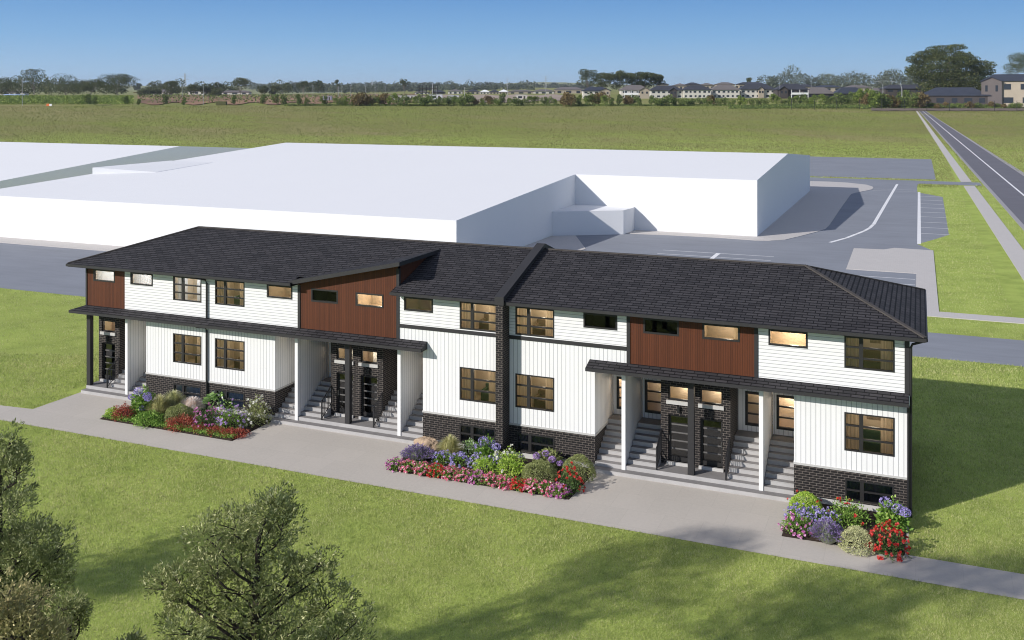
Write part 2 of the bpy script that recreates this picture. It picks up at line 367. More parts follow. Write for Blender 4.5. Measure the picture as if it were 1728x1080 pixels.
# ------------------------------------------------------------------ white massing buildings beyond the yard
def massing():
    t = thing('warehouse', 'large plain white industrial building with a low gabled roof and a stepped front', 'building', (-60, 75, 0))
    zr = lambda y: 4.8+.0529*(y-41) if y <= 104 else 8.13-.0636*(y-104)
    A, B, Cc = -103.4, -39.3, -17.
    mb = MB()
    mb.face([(A, 41, 0), (B, 41, 0), (B, 41, zr(41)), (A, 41, zr(41))])
    mb.face([(B, 41, 0), (B, 75, 0), (B, 75, zr(75)), (B, 41, zr(41))])
    mb.face([(B, 75, 0), (Cc, 75, 0), (Cc, 75, zr(75)), (B, 75, zr(75))])
    mb.face([(Cc, 75, 0), (Cc, 134.5, 0), (Cc, 134.5, zr(134.5)), (Cc, 104, zr(104)), (Cc, 75, zr(75))])
    mb.face([(Cc, 134.5, 0), (A, 134.5, 0), (A, 134.5, zr(134.5)), (Cc, 134.5, zr(134.5))])
    mb.face([(A, 134.5, 0), (A, 41, 0), (A, 41, zr(41)), (A, 104, zr(104)), (A, 134.5, zr(134.5))])
    mb.build('wall', M['massing'], t)
    mb = MB(); h = .0
    mb.face([(A, 41, zr(41)), (B, 41, zr(41)), (B, 75, zr(75)), (A, 75, zr(75))])
    mb.face([(A, 75, zr(75)), (Cc, 75, zr(75)), (Cc, 104, zr(104)), (A, 104, zr(104))])
    mb.face([(A, 104, zr(104)), (Cc, 104, zr(104)), (Cc, 134.5, zr(134.5)), (A, 134.5, zr(134.5))])
    mb.build('roof', M['massing'], t)
    mb = MB()
    mb.prism([(-103.35, 60, 5.4), (-95.5, 63.5, 5.4), (-95.5, 75, 5.9), (-103.35, 75, 5.9)], [(-103.35, 60, 6.66), (-95.5, 63.5, 6.03), (-95.5, 75, 6.62), (-103.35, 75, 6.70)])
    mb.build('roof_step', M['massing'], t)
    mb = MB()
    fp = [(-39.28, 66.6), (-31.94, 71.08), (-31.65, 73.7), (-31.65, 74.98), (-39.28, 74.98)]
    mb.extrude(fp, 0, 2.84); mb.build('lean_to', M['massing'], t)
    t = thing('warehouse', 'second plain white industrial building at the left edge, behind the stepped one', 'building', (-150, 90, 0))
    mb = MB(); P = lambda y: 3.7+(y-40)*.0878 if y < 89 else 8.-(y-89)*.066
    for x in (-113.8, -200):
        q = [(x, 40, 0), (x, 120, 0), (x, 120, P(120)), (x, 89, 8.), (x, 40, P(40))]
        mb.face(q if x > -150 else q[::-1])
    mb.face([(-200, 40, 0), (-113.8, 40, 0), (-113.8, 40, P(40)), (-200, 40, P(40))]); mb.face([(-113.8, 120, 0), (-200, 120, 0), (-200, 120, P(120)), (-113.8, 120, P(120))])
    mb.build('wall', M['massing'], t)
    mb = MB()
    mb.face([(-200, 40, P(40)), (-113.8, 40, P(40)), (-113.8, 89, 8), (-200, 89, 8)]); mb.face([(-200, 89, 8), (-113.8, 89, 8), (-113.8, 120, P(120)), (-200, 120, P(120))])
    mb.build('roof', M['massing'], t)
massing()

# ------------------------------------------------------------------ the townhouse row
T = thing('townhouse_row', 'long two-storey townhouse row with white siding, brown panels and black shingle roof', 'townhouses', (-21, 4.5, 0))
EY, EZ, RY, RZ = -.62, 7.115, 4.49, 8.74
SL = (RZ-EZ)/(RY-EY)
def zroof(y): return EZ+SL*(y-EY) if y <= RY else RZ-SL*(y-RY)
BY = 2*RY-EY
def panel(name, mat_, x0, x1, z0, z1, y=0., holes=(), rev=.16, side=None, top=None):
    """upright wall sheet with openings and their reveals; side=(+1/-1) gives a wall along Y at x0 instead"""
    mb = MB()
    xs = sorted({x0, x1, *[h[0] for h in holes], *[h[1] for h in holes]}); zs = sorted({z0, z1, *[h[2] for h in holes], *[h[3] for h in holes]})
    for a, b in zip(xs[:-1], xs[1:]):
        for c, d in zip(zs[:-1], zs[1:]):
            mx, mz = (a+b)/2, (c+d)/2
            if any(h[0] < mx < h[1] and h[2] < mz < h[3] for h in holes): continue
            ta, tb = d, d
            if top and d == z1: ta, tb = top(a), top(b)
            mb.face([(a, y, c), (b, y, c), (b, y, tb), (a, y, ta)])
    for a, b, c, d in holes:
        w = y+rev
        mb.face([(a, y, c), (a, y, d), (a, w, d), (a, w, c)]); mb.face([(b, y, c), (b, w, c), (b, w, d), (b, y, d)])
        mb.face([(a, y, c), (a, w, c), (b, w, c), (b, y, c)]); mb.face([(a, y, d), (b, y, d), (b, w, d), (a, w, d)])
    return mb.build(name, mat_, T)
def sidewall(name, mat_, x, y0, y1, z0, z1, face):
    mb = MB(); q = [(x, y0, z0), (x, y1, z0), (x, y1, z1), (x, y0, z1)]
    mb.face(q if face > 0 else q[::-1]); return mb.build(name, mat_, T)
def bar(name, mat_, x0, x1, y0, y1, z0, z1, parent=None):
    mb = MB(); mb.box(x0, x1, y0, y1, z0, z1); return mb.build(name, mat_, parent or T)

def room(win, x0, x1, z0, z1, y, lit, pane_sheet=False, dep=1.5, curt=True, furn=False):
    m = M['room'] if lit else M['roomdark']
    mb = MB(); a, b, c, d = x0-.12, x1+.12, z0-.25, z1+.1; f = y+.17; k = f+dep
    mb.face([(a, k, c), (b, k, c), (b, k, d), (a, k, d)]); mb.face([(a, f, c), (a, k, c), (a, k, d), (a, f, d)]); mb.face([(b, f, c), (b, f, d), (b, k, d), (b, k, c)])
    mb.face([(a, f, c), (b, f, c), (b, k, c), (a, k, c)]); mb.face([(a, f, d), (a, k, d), (b, k, d), (b, f, d)])
    mb.build('room', m, win)
    if furn:
        q = random.Random(int(x0*100+z0*10)); mb = MB(); xx = x0+q.uniform(.75, 1.05); mb.box(xx, xx+q.uniform(.4, .6), k-.03, k-.005, z0+.55*(z1-z0), z0+.85*(z1-z0)); mb.build('wall_picture', M['picture'], win)
        mb = MB(); sw = q.uniform(.8, 1.1); xs = x0+q.uniform(.45, .7); mb.box(xs, xs+sw, k-.75, k-.05, c+.02, z0+.12); mb.box(xs, xs+sw, k-.2, k-.04, z0+.121, z0+.42); mb.box(xs, xs+.14, k-.75, k-.21, z0+.121, z0+.26); mb.build('sofa', M['sofa'] if q.random() < .25 else M['sofa2'], win)
    if lit:
        l = bpy.data.lights.new('room_light', 'POINT'); l.energy = lit*.62; l.color = (.9, .95, 1.) if pane_sheet else (1., .84, .64); l.shadow_soft_size = .15  # cool lamps are added behind the pale sheets to brighten them
        o = bpy.data.objects.new('room_light', l); COL.objects.link(o); o.location = ((x0+x1)/2+.15, f+dep*.55, z1-.22)
def strips(win, x0, x1, z0, z1, y, mat_, name='curtain'):
    mb = MB(); n = max(4, int((x1-x0)/.07)); pr = None
    for i in range(n+1):
        x = x0+(x1-x0)*i/n; yy = y+.012*(1 if i % 2 else -1)
        if pr: mb.face([(pr[0], pr[1], z0), (x, yy, z0), (x, yy, z1), (pr[0], pr[1], z1)])
        pr = (x, yy)
    mb.build(name, mat_, win)
def wframe(x0, x1, z0, z1, y, splits, bars, fw=.055, mull=.11, name='window', setb=.02):
    """frame with panes between; splits: x positions of mullions; bars: fractions of height"""
    mb = MB(); f0, f1 = y-.035+setb, y+.07+setb
    mb.box(x0, x0+fw, f0, f1, z0, z1); mb.box(x1-fw, x1, f0, f1, z0, z1)
    mb.box(x0+fw, x1-fw, f0, f1, z0, z0+fw); mb.box(x0+fw, x1-fw, f0, f1, z1-fw, z1)
    ed = [x0+fw]
    for s in splits:
        mb.box(s-mull/2, s+mull/2, f0+.004, f1, z0+fw, z1-fw); ed += [s-mull/2, s+mull/2]
    ed.append(x1-fw)
    for a, b in zip(ed[::2], ed[1::2]):
        for q in bars:
            zz = z0+(z1-z0)*q; mb.box(a, b, f0+.012, f1-.02, zz-.034, zz+.034)
    return mb.build(name, M['frame'], T), ed
def pane(win, x0, x1, z0, z1, y, mat_=None):
    mb = MB(); mb.face([(x0, y, z0), (x1, y, z0), (x1, y, z1), (x0, y, z1)]); mb.build('pane', mat_ or M['glass'], win)
def double(c, z0, z1, lit=0., nb=2, wd=1.86, curt=True, pane_sheet=False):
    x0, x1 = c-wd/2, c+wd/2; s = x0+.63
    bars = [1/3, 2/3] if nb == 2 else [.5]
    w, ed = wframe(x0, x1, z0, z1, 0., [s], bars, mull=.15)
    pane(w, x0+.05, x1-.05, z0+.05, z1-.05, .04, M['glass'] if lit or pane_sheet else M['glassdark'])
    room(w, x0, x1, z0, z1, 0., lit, pane_sheet, furn=lit > 8 and not pane_sheet)
    if curt and (lit or pane_sheet):
        cm = M['blind'] if pane_sheet else M['curtain']  # pale strips imitate sky reflected in the pane
        if nb == 1: strips(w, x0+.04, x1-.04, z0, z1, .16, M['roller'] if c < -30 else M['roller2'], 'roller_blind')
        else: strips(w, x0+.04, s+.06, z0, z1, .30, cm); strips(w, x1-.52, x1, z0, z1, .30, cm)
    return (x0, x1, z0, z1)
def awning(c, z0, z1, lit=0., wd=1.54, pane_sheet=False, curt=False):
    x0, x1 = c-wd/2, c+wd/2
    w, ed = wframe(x0, x1, z0, z1, 0., [], [], fw=.075)
    pane(w, x0+.06, x1-.06, z0+.06, z1-.06, .04, M['glass'] if lit or pane_sheet else M['glassdark'])
    room(w, x0, x1, z0, z1, 0., lit, pane_sheet)
    if pane_sheet: strips(w, x0+.02, x1-.02, z0, z1, .20, M['blind'], 'blind')
    if curt: strips(w, x1-.3, x1, z0, z1, .30, M['curtain'])
    return (x0, x1, z0, z1)
UZ = (5.55, 6.81); AZ = (6.16, 6.815); LZ = (2.27, 3.79); BZ = (.31, 1.14)
ST = 6.93   # underside of the eaves
# upper clapboard and brown panels with their windows
panel('clapboard_wall', M['clap'], -39.39, -28.13, 4.70, ST, holes=[awning(-38.22, *AZ, 60, pane_sheet=True), double(-35.14, *UZ, 60, pane_sheet=True), double(-32.39, *UZ, 26), awning(-29.31, *AZ, 26, curt=True)])
panel('clapboard_wall', M['clap'], -22.53, -17.13, 5.5, ST, holes=[awning(-21.44, *AZ, 5, curt=True), double(-18.35, *UZ, 42)])
panel('clapboard_wall', M['clap'], -16.80, -11.30, 5.5, ST, holes=[double(-15.56, *UZ, 42), awning(-12.49, *AZ)])
panel('clapboard_wall', M['clap'], -5.73, -.16, 4.70, ST, holes=[awning(-4.55, *AZ, 95), double(-1.45, *UZ, 9)])
panel('brown_panel', M['brown'], -42.15, -39.39, 4.70, ST, holes=[awning(-40.85, *AZ, 60, pane_sheet=True)])
dz = lambda x: 6.99+(x+28.13)*.2285
panel('brown_panel', M['brown'], -28.13, -22.53, 4.70, 6.9, holes=[awning(-26.65, *AZ), awning(-24.10, *AZ, 75)], top=dz)
panel('brown_panel', M['brown'], -11.30, -5.73, 4.70, ST, holes=[awning(-9.79, *AZ), awning(-7.25, *AZ, 32, curt=True)])
# lower boards, brick plinths, basement windows
def bay(x0, x1, wins, base, ztop):
    panel('batten_wall', M['batten'], x0, x1, 1.53, ztop, holes=[double(c, *LZ, lit) for c, lit in wins])
    panel('brick_plinth', M['brick'], x0, x1, .24, 1.45, holes=[double(c, *BZ, 0., nb=1, wd=1.80, pane_sheet=True) for c in base])
    bar('water_table', M['stone'], x0-.02, x1+.02, -.035, .05, 1.45, 1.53)
    bar('foundation', M['stone'], x0, x1, -.012, .1, 0, .24)
bay(-37.9, -29.58, [(-35.14, 24), (-32.39, 26)], [-35.14, -32.37], 4.42)
bay(-21.2, -17.13, [(-18.35, 28)], [-18.38], 4.42); bay(-16.80, -12.73, [(-15.56, 26)], [-15.52], 4.42); bay(-4.31, -.06, [(-1.45, 28)], [-1.45], 4.42)
panel('batten_wall', M['batten'], -22.53, -17.13, 4.42, 5.33); panel('batten_wall', M['batten'], -16.80, -11.30, 4.42, 5.33)
bar('band_board', M['trim'], -22.53, -17.13, -.03, .05, 5.33, 5.50); bar('band_board', M['trim'], -16.80, -11.30, -.03, .05, 5.33, 5.50)
for x, z0 in ((-28.13, 4.72), (-11.22, 4.72), (-5.81, 4.72)): bar('trim_board', M['trim'], x-.075, x+.075, -.035, .04, z0, ST)
bar('trim_board', M['trim'], -22.605, -22.455, -.035, .115, 4.72, 8.12)
bar('trim_board', M['trim'], -.16, .02, -.03, .15, 4.72, ST); bar('trim_board', M['trim'], -42.17, -42.07, -.03, .1, 4.72, ST)
# end and rear walls
sidewall('brick_plinth', M['brick'], -.03, 0, 8.98, 0, 1.45, 1); sidewall('batten_wall', M['batten'], -.03, 0, 8.98, 1.45, 4.75, 1); sidewall('clapboard_wall', M['clap'], -.03, 0, 8.98, 4.75, ST, 1)
sidewall('brown_panel', M['brown'], -42.15, 0, 8.98, 4.75, ST, -1); sidewall('batten_wall', M['batten'], -42.15, .9, 8.98, 0, 4.75, -1)
mb = MB(); mb.face([(-.03, 8.98, 0), (-42.15, 8.98, 0), (-42.15, 8.98, ST), (-.03, 8.98, ST)]); mb.build('rear_wall', M['clap'], T)
# ---- entries
def entry(c, sides):
    SX = lambda s, a, b: (c+s*a, c+s*b) if s > 0 else (c+s*b, c+s*a)
    lo = c-4.2 if -1 in sides else c; hi = c+4.2
    if c < -40: hi = -37.9
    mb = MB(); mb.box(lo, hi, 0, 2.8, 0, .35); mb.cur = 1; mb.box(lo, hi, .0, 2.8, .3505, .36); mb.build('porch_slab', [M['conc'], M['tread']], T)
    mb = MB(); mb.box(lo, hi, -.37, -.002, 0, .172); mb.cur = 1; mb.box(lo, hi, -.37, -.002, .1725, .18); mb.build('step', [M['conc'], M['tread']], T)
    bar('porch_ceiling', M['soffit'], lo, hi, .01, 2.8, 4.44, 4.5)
    for s in sides:
        # stairs
        for a, b in ((1.5, 2.82), (3.0, 4.2)):
            x0, x1 = SX(s, a, b)
            if c < -40: x1 = min(x1, -37.9)
            mb = MB()
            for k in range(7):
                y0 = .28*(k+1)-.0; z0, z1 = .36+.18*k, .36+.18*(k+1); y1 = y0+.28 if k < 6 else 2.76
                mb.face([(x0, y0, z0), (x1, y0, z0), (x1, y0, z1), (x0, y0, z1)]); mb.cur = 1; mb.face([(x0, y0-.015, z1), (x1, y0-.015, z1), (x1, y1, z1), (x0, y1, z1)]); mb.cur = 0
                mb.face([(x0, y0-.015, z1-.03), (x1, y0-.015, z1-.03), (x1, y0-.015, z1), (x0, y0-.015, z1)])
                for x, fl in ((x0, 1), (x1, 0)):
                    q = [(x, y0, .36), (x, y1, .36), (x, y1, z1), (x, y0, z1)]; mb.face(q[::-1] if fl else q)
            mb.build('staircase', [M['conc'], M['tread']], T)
            # rear wall of the stair with its window
            wx0, wx1 = (SX(s, 1.82, 2.70) if a < 2 else SX(s, 3.16, 4.04))
            lit = 60 if (a > 2 and (s > 0 and c > -20 or s < 0 and c > -20)) else 14
            w, ed = wframe(wx0, wx1, 1.86, 3.36, 2.76, [], [.35, .66], fw=.11)
            pane(w, wx0+.08, wx1-.08, 1.95, 3.28, 2.80); room(w, wx0, wx1, 1.86, 3.36, 2.76, lit, dep=.9)
            panel('batten_wall', M['batten'], x0, x1, 1.62, 4.46, y=2.76, holes=[(wx0, wx1, 1.86, 3.36)], rev=.1)
        # white divider with its post end
        x0, x1 = SX(s, 2.84, 2.98)
        bar('divider_wall', M['batten'], x0, x1, .05, 2.77, .18, 4.45); bar('divider_post', M['white'], x0-.015, x1+.015, -.045, .05, .18, 4.45)
        # bay return wall
        xs = c+s*4.2 if c > -40 else -37.9
        if abs(xs+21.17) < .1: xs = -21.2
        if abs(xs+29.57) < .1: xs = -29.58
        if abs(xs+12.72) < .1: xs = -12.73
        if abs(xs+4.32) < .1: xs = -4.31
        sidewall('batten_wall', M['batten'], xs, .0, 2.76, 1.53, 4.45, -s); sidewall('brick_plinth', M['brick'], xs, .0, 2.76, 0, 1.45, -s)
        bar('water_table', M['stone'], min(xs, xs-s*.03), max(xs, xs-s*.03), .052, 2.76, 1.45, 1.53)
        # soffit downlights
        for a in (3.6, 2.2):
            mb = MB(); X = c+s*a; n = 12
            mb.face([(X+.07*math.cos(-2*math.pi*k/n), .55+.07*math.sin(-2*math.pi*k/n), 4.432) for k in range(n)]); mb.build('downlight', M['lamp'], T)
            l = bpy.data.lights.new('downlight', 'SPOT'); l.energy = 3.2 if a > 3 else .9; l.color = (1., .74, .42); l.spot_size = R(150); l.spot_blend = .8; l.shadow_soft_size = .05
            o = bpy.data.objects.new('downlight_beam', l); COL.objects.link(o); o.location = (X, .55, 4.40)
    # brick core with doors
    bx0 = c-1.5 if -1 in sides else c; bx1 = c+1.5; holes = []
    for s in sides:
        d0, d1 = SX(s, .22, 1.17); holes += [(d0, d1, .50, 2.52), (d0+.0, d1, 3.15, 3.78)]
        # door: dark frame, full glass with four bars
        mb = MB(); y = 1.03
        mb.box(d0, d0+.09, y, y+.06, .5, 2.52); mb.box(d1-.09, d1, y, y+.06, .5, 2.52); mb.box(d0+.09, d1-.09, y, y+.06, .5, .68); mb.box(d0+.09, d1-.09, y, y+.06, 2.42, 2.52)
        mb.cur = 1
        for k in range(1, 5): mb.box(d0+.09, d1-.09, y+.012, y+.05, .68+k*.348-.03, .68+k*.348+.03)
        dr = mb.build('door', [M['frame'], M['lite']], T)
        pane(dr, d0+.07, d1-.07, .66, 2.44, y+.03, M['doorglass']); room(dr, d0, d1, .5, 2.52, .9+.02, 0, dep=.9)
        hx = d0+.04 if s < 0 else d1-.05
        mb = MB(); mb.tube([(hx, y-.045, 1.35), (hx, y-.045, 1.6)], .014); mb.tube([(hx, y, 1.37), (hx, y-.05, 1.37)], .01); mb.tube([(hx, y, 1.58), (hx, y-.05, 1.58)], .01); mb.build('handle', M['metal'], dr)
        bar('door_sill', M['stone'], d0-.05, d1+.05, .80, 1.02, .37, .50)
        w, ed = wframe(d0, d1, 3.15, 3.78, .96, [], [], fw=.06, setb=.03)
        pane(w, d0+.05, d1-.05, 3.2, 3.74, 1.02); room(w, d0, d1, 3.15, 3.78, .92, 22 if c > -20 else 14, dep=.7, curt=False)
        if c < -20 and c > -40: strips(w, d0+.55, d1-.02, 3.17, 3.76, 1.2, M['blind'], 'blind')
        bar('window_sill', M['stone'], d0-.08, d1+.06, .83, 1.0, 2.99, 3.15)
        xm = (d0+d1)/2; mb = MB(); mb.box(xm-.06, xm+.06, .80, .9, 2.66, 2.88); mb.box(xm-.08, xm+.08, .77, .9, 2.88, 2.91); mb.box(xm-.035, xm+.035, .775, .80, 2.69, 2.86); mb.build('wall_lamp', M['pipe'], T)
    panel('brick_wall', M['brick'], bx0, bx1, .36, 4.46, y=.9, holes=holes, rev=.14)
    for s in sides: sidewall('brick_wall', M['brick'], c+s*1.5, .9, 2.76, .36, 4.46, s)
    if -1 not in sides: sidewall('brick_wall', M['brick'], c-.002, .9, 2.76, .36, 4.46, -1)
    px = c if -1 in sides else c+.13
    bar('porch_post', M['trim'], px-.13, px+.13, .02, .26, .36, 4.45)
    # railings beside the inner stairs
    for s in sides:
        X = c+s*1.47; mb = MB(); n = 7
        lo_z = lambda y: .42+.64*max(0, y-.05); hi_z = lambda y: 1.28+.64*max(0, y-.05)
        mb.box(X-.028, X+.028, .02, .076, .36, 1.32)
        for zf, w in ((hi_z, .032), (lo_z, .022)): mb.tube([(X, .05, zf(.05)), (X, .88, zf(.88))], w, 6)
        for k in range(1, n+1):
            y = .05+.83*k/n; mb.tube([(X, y, lo_z(y)), (X, y, hi_z(y))], .017, 5)
        mb.build('railing', M['pipe'], T)
entry(-42.15, (1,)); entry(-25.37, (-1, 1)); entry(-8.52, (-1, 1))
# ---- canopy roofs
def canopy(x0, x1, hipL=False):
    mb = MB(); y1, zt_, zf, zb = -.62, 4.79, 4.575, 4.43; l = math.hypot(.62, zt_-zf)
    if hipL:
        a = x0-.62
        mb.face([(a, y1, zf), (x1, y1, zf), (x1, 0, zt_), (x0, 0, zt_)], [(a, 0), (x1, 0), (x1, l), (x0, l)])
        mb.face([(a, 2.8, zf), (a, y1, zf), (x0, 0, zt_), (x0, 2.8, zt_)], [(-2.8, 0), (.62, 0), (0, l), (-2.8, l)])
        r = mb.build('canopy_roof', M['shingle'], T)
        f = MB(); f.box(a, x1, y1-.02, y1+.03, zb, zf-.004); f.box(a, a+.05, y1+.031, 2.8, zb, zf-.004); f.build('fascia', M['trim'], r)
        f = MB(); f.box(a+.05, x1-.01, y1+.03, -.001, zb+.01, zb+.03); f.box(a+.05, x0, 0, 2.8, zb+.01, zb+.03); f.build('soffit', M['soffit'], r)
    else:
        a = x0
        mb.face([(a, y1, zf), (x1, y1, zf), (x1, 0, zt_), (a, 0, zt_)], [(a, 0), (x1, 0), (x1, l), (a, l)])
        r = mb.build('canopy_roof', M['shingle'], T)
        f = MB(); f.box(a, x1, y1-.02, y1+.03, zb, zf-.004); f.build('fascia', M['trim'], r)
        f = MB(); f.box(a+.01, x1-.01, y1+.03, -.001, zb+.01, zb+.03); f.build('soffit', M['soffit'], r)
    f = MB()
    for x in ([x1] if hipL else [x0, x1]):
        s = -.03 if x == x1 else .03
        f.prism([(x, y1, zb), (x, 0, zb), (x, 0, zt_-.004), (x, y1, zf-.004)], [(x+s, y1, zb), (x+s, 0, zb), (x+s, 0, zt_-.004), (x+s, y1, zf-.004)])
    f.build('rake_board', M['trim'], r)
canopy(-42.15, -20.97, True); canopy(-12.97, .0)
# ---- main roof
XR, XLf = .62, -42.95; HR, HL = -4.31, -38.2
def roofpoly(mb, pts, along_y=False):
    uv = []
    for x, y, z in pts:
        if along_y: uv.append((y, math.hypot(min(abs(x-XR), abs(x-XLf)), z-EZ)))
        else:
            yy = (y-EY) if y <= RY+.01 else (BY-y); uv.append((x, math.hypot(yy, z-EZ)))
    mb.face(pts, uv)
mb = MB(); zr = zroof
yd = .06
roofpoly(mb, [(XLf, EY, EZ), (-28.2, EY, EZ), (-28.2, RY, RZ), (HL, RY, RZ)])
roofpoly(mb, [(-28.2, yd, zr(yd)), (-22.6, yd, zr(yd)), (-22.6, RY, RZ), (-28.2, RY, RZ)])
roofpoly(mb, [(-22.6, EY, EZ), (XR, EY, EZ), (HR, RY, RZ), (-22.6, RY, RZ)])
roofpoly(mb, [(XR, EY, EZ), (XR, BY, EZ), (HR, RY, RZ)], True); roofpoly(mb, [(XLf, BY, EZ), (XLf, EY, EZ), (HL, RY, RZ)], True)
roofpoly(mb, [(XR, BY, EZ), (XLf, BY, EZ), (HL, RY, RZ), (HR, RY, RZ)])
roof = mb.build('roof', M['shingle'], T)
mb = MB(); gz0, gz1 = 6.975, EZ-.004
for a, b in ((XLf, -28.22), (-22.62, -17.22), (-16.72, XR)): mb.box(a, b, EY-.05, EY+.05, gz0, gz1)
mb.box(XR-.05, XR+.05, EY+.051, BY, gz0, gz1); mb.box(XLf-.05, XLf+.05, EY+.051, BY, gz0, gz1); mb.box(XLf, XR, BY-.05, BY+.05, gz0-.003, gz1)
mb.build('gutter', M['trim'], roof)
mb = MB()
for a, b in ((XLf+.05, -28.2), (-22.6, XR-.05)): mb.box(a, b, EY+.05, -.002, 6.94, 6.965)
mb.box(-.02, XR-.05, 0, 9., 6.94, 6.965); mb.box(XLf+.05, -42.16, 0, 9., 6.94, 6.965)
mb.build('soffit', M['trim'], roof)
def cap(a, b, w=.09, h=.035):
    a, b = Vector(a), Vector(b); d = (b-a).normalized(); s = d.cross(Vector((0, 0, 1))).normalized()*w; up = Vector((0, 0, h)); m = MB()
    m.prism([a-s-up*.4, a+s-up*.4, b+s-up*.4, b-s-up*.4], [a-s*.9+up, a+s*.9+up, b+s*.9+up, b-s*.9+up]); return m
for a, b in (((XR-.04, EY+.04, EZ+.02), (HR, RY, RZ+.01)), ((XLf+.04, EY+.04, EZ+.02), (HL, RY, RZ+.01)), ((XR-.04, BY-.04, EZ+.02), (HR, RY, RZ+.01)), ((HL, RY, RZ+.01), (-17.25, RY, RZ+.01)), ((-16.68, RY, RZ+.01), (HR, RY, RZ+.01))):
    cap(a, b).build('ridge_cap', M['ridge'], roof)
# ---- dormer over the left brown panel
mb = MB(); a, b = -28.5, -22.2; za, zb = 7.17, 8.53; th = .2; sl = (zb-za)/(b-a); zq = lambda x: za+(x-a)*sl
yf = -.5; yb = lambda x: EY+(zq(x)-EZ)/SL+.05
P = [(a, yf, za), (b, yf, zb), (b, yb(b), zb), (a, max(yf+.3, yb(a)), za)]
uv = [(p[1], p[0]) for p in P]
mb.face(P, uv); dorm = mb.build('dormer_roof', M['shingle'], T)
mb = MB()
mb.prism([(a, yf-.03, za-th), (b, yf-.03, zb-th), (b, yf, zb-th), (a, yf, za-th)], [(a, yf-.03, za-.003), (b, yf-.03, zb-.003), (b, yf, zb-.003), (a, yf, za-.003)])
mb.prism([(b, yf-.03, zb-th), (b+.03, yf-.03, zb-th), (b+.03, yb(b)+.6, zb-th), (b, yb(b)+.6, zb-th)], [(b, yf-.03, zb-.003), (b+.03, yf-.03, zb-.003), (b+.03, yb(b), zb-.003), (b, yb(b), zb-.003)])
mb.build('fascia', M['trim'], dorm)
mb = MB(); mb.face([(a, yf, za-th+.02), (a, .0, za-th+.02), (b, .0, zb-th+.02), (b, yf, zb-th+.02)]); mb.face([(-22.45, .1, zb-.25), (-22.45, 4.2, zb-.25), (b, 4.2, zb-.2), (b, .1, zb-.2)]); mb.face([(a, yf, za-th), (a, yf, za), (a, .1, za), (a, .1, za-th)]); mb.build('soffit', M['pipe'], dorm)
mb = MB(); x = -22.47; mb.face([(x, .1, 7.2), (x, 4.2, 7.2), (x, 4.2, zq(x)-.1), (x, .1, zq(x)-.1)]); mb.build('dormer_cheek', M['brown'], T)
# ---- brick fire wall
mb = MB(); x0, x1 = -17.14, -16.79; yf = -.75; yb_ = BY+.15
pr = [(yf, 0), (yb_, 0), (yb_, zr(BY)+.1), (RY, RZ+.12), (yf, zr(yf)+.12)]
mb.prism([(x0, y, z) for y, z in pr], [(x1, y, z) for y, z in pr]); fwall = mb.build('fire_wall', M['brick'], T)
mb = MB(); x0 -= .045; x1 += .045; h = .2
pr = [(yf-.03, zr(yf)-.10), (yf+.05, zr(yf)-.10), (yf+.05, zr(yf)+.08), (RY, RZ+.09), (yb_, zr(BY)+.08), (yb_+.03, zr(BY)+h), (RY, RZ+.08+h), (yf-.03, zr(yf)+.07+h)]
mb.prism([(x0, y, z) for y, z in pr], [(x1, y, z) for y, z in pr]); mb.build('wall_cap', M['trim'], fwall)
# ---- downpipes
mb = MB(); X = -33.8
mb.tube([(X-.45, EY+.02, 7.), (X-.3, EY+.1, 6.92), (X-.05, -.12, 6.78), (X, -.08, 6.6), (X, -.08, 4.78)], .05, 8); mb.build('downpipe', M['pipe'], T)
mb = MB(); mb.tube([(X-.45, -.55, 4.47), (X-.3, -.5, 4.4), (X-.05, -.12, 4.3), (X, -.08, 4.15), (X, -.08, .0)], .05, 8); mb.build('downpipe', M['pipe'], T)
mb = MB(); mb.tube([(.55, -.3, 6.97), (.45, -.2, 6.88), (.12, -.02, 6.72), (.07, .0, 6.6), (.07, .0, 0.)], .05, 8); mb.build('downpipe', M['pipe'], T)
mb = MB(); mb.tube([(-.03, -.45, 4.45), (-.03, -.3, 4.38), (-.02, -.1, 4.28), (-.02, -.06, 4.1), (-.02, -.06, 0.)], .05, 8); mb.build('downpipe', M['pipe'], T)

# ------------------------------------------------------------------ lawn grass blades
def pip(x, y, poly):
    r = np.zeros(x.shape, bool); n = len(poly)
    for i in range(n):
        x0, y0 = poly[i]; x1, y1 = poly[(i+1) % n]
        c = ((y0 > y) != (y1 > y)); xi = x0+(y-y0)*(x1-x0)/(y1-y0 if y1 != y0 else 1e-9)
        r ^= c & (x < xi)
    return r
SWP = [(6.9, 20), (9.6, 20), (9.6, 280), (6.9, 280)]; RDP = [(9.9, -60), (40, -60), (40, 100), (12, 420), (9., 420)]
HARD = [PATH, YARD, LOT, [(-43.1, -.8), (.1, -.8), (.1, 9.1), (-43.1, 9.1)], [(-.2, 37.7), (10.2, 37.7), (10.2, 39.9), (1.85, 39.9), (1.85, 72.5), (-7, 72.5)], [(-7, 56), (2, 56), (2, 72.5), (-7, 72.5)], SWP, [(-104, 40), (-17, 40), (-17, 135), (-104, 135)], [(-200, 37.8), (-30, 37.8), (-30, 125), (-200, 125)], [(-32, 74), (-6.8, 74), (-6.8, 156), (-32, 156)]]
def road_mask(x, y):
    d = (x-CAMX)*VD[0]+(y-CAMY)*VD[1]; s = (x-CAMX)*RT[0]+(y-CAMY)*RT[1]
    z = np.interp(d, TD, TZ); py = HY+F*(CH-z)/d; px = CX+F*s/d
    f = lambda q, m: q(py)+m
    return ((px > f(kL, -.5)) & (px < f(kR, .5)) & (d > 40)) | ((px > f(swL, -.5)) & (px < f(swR, .5)) & (d > 40))
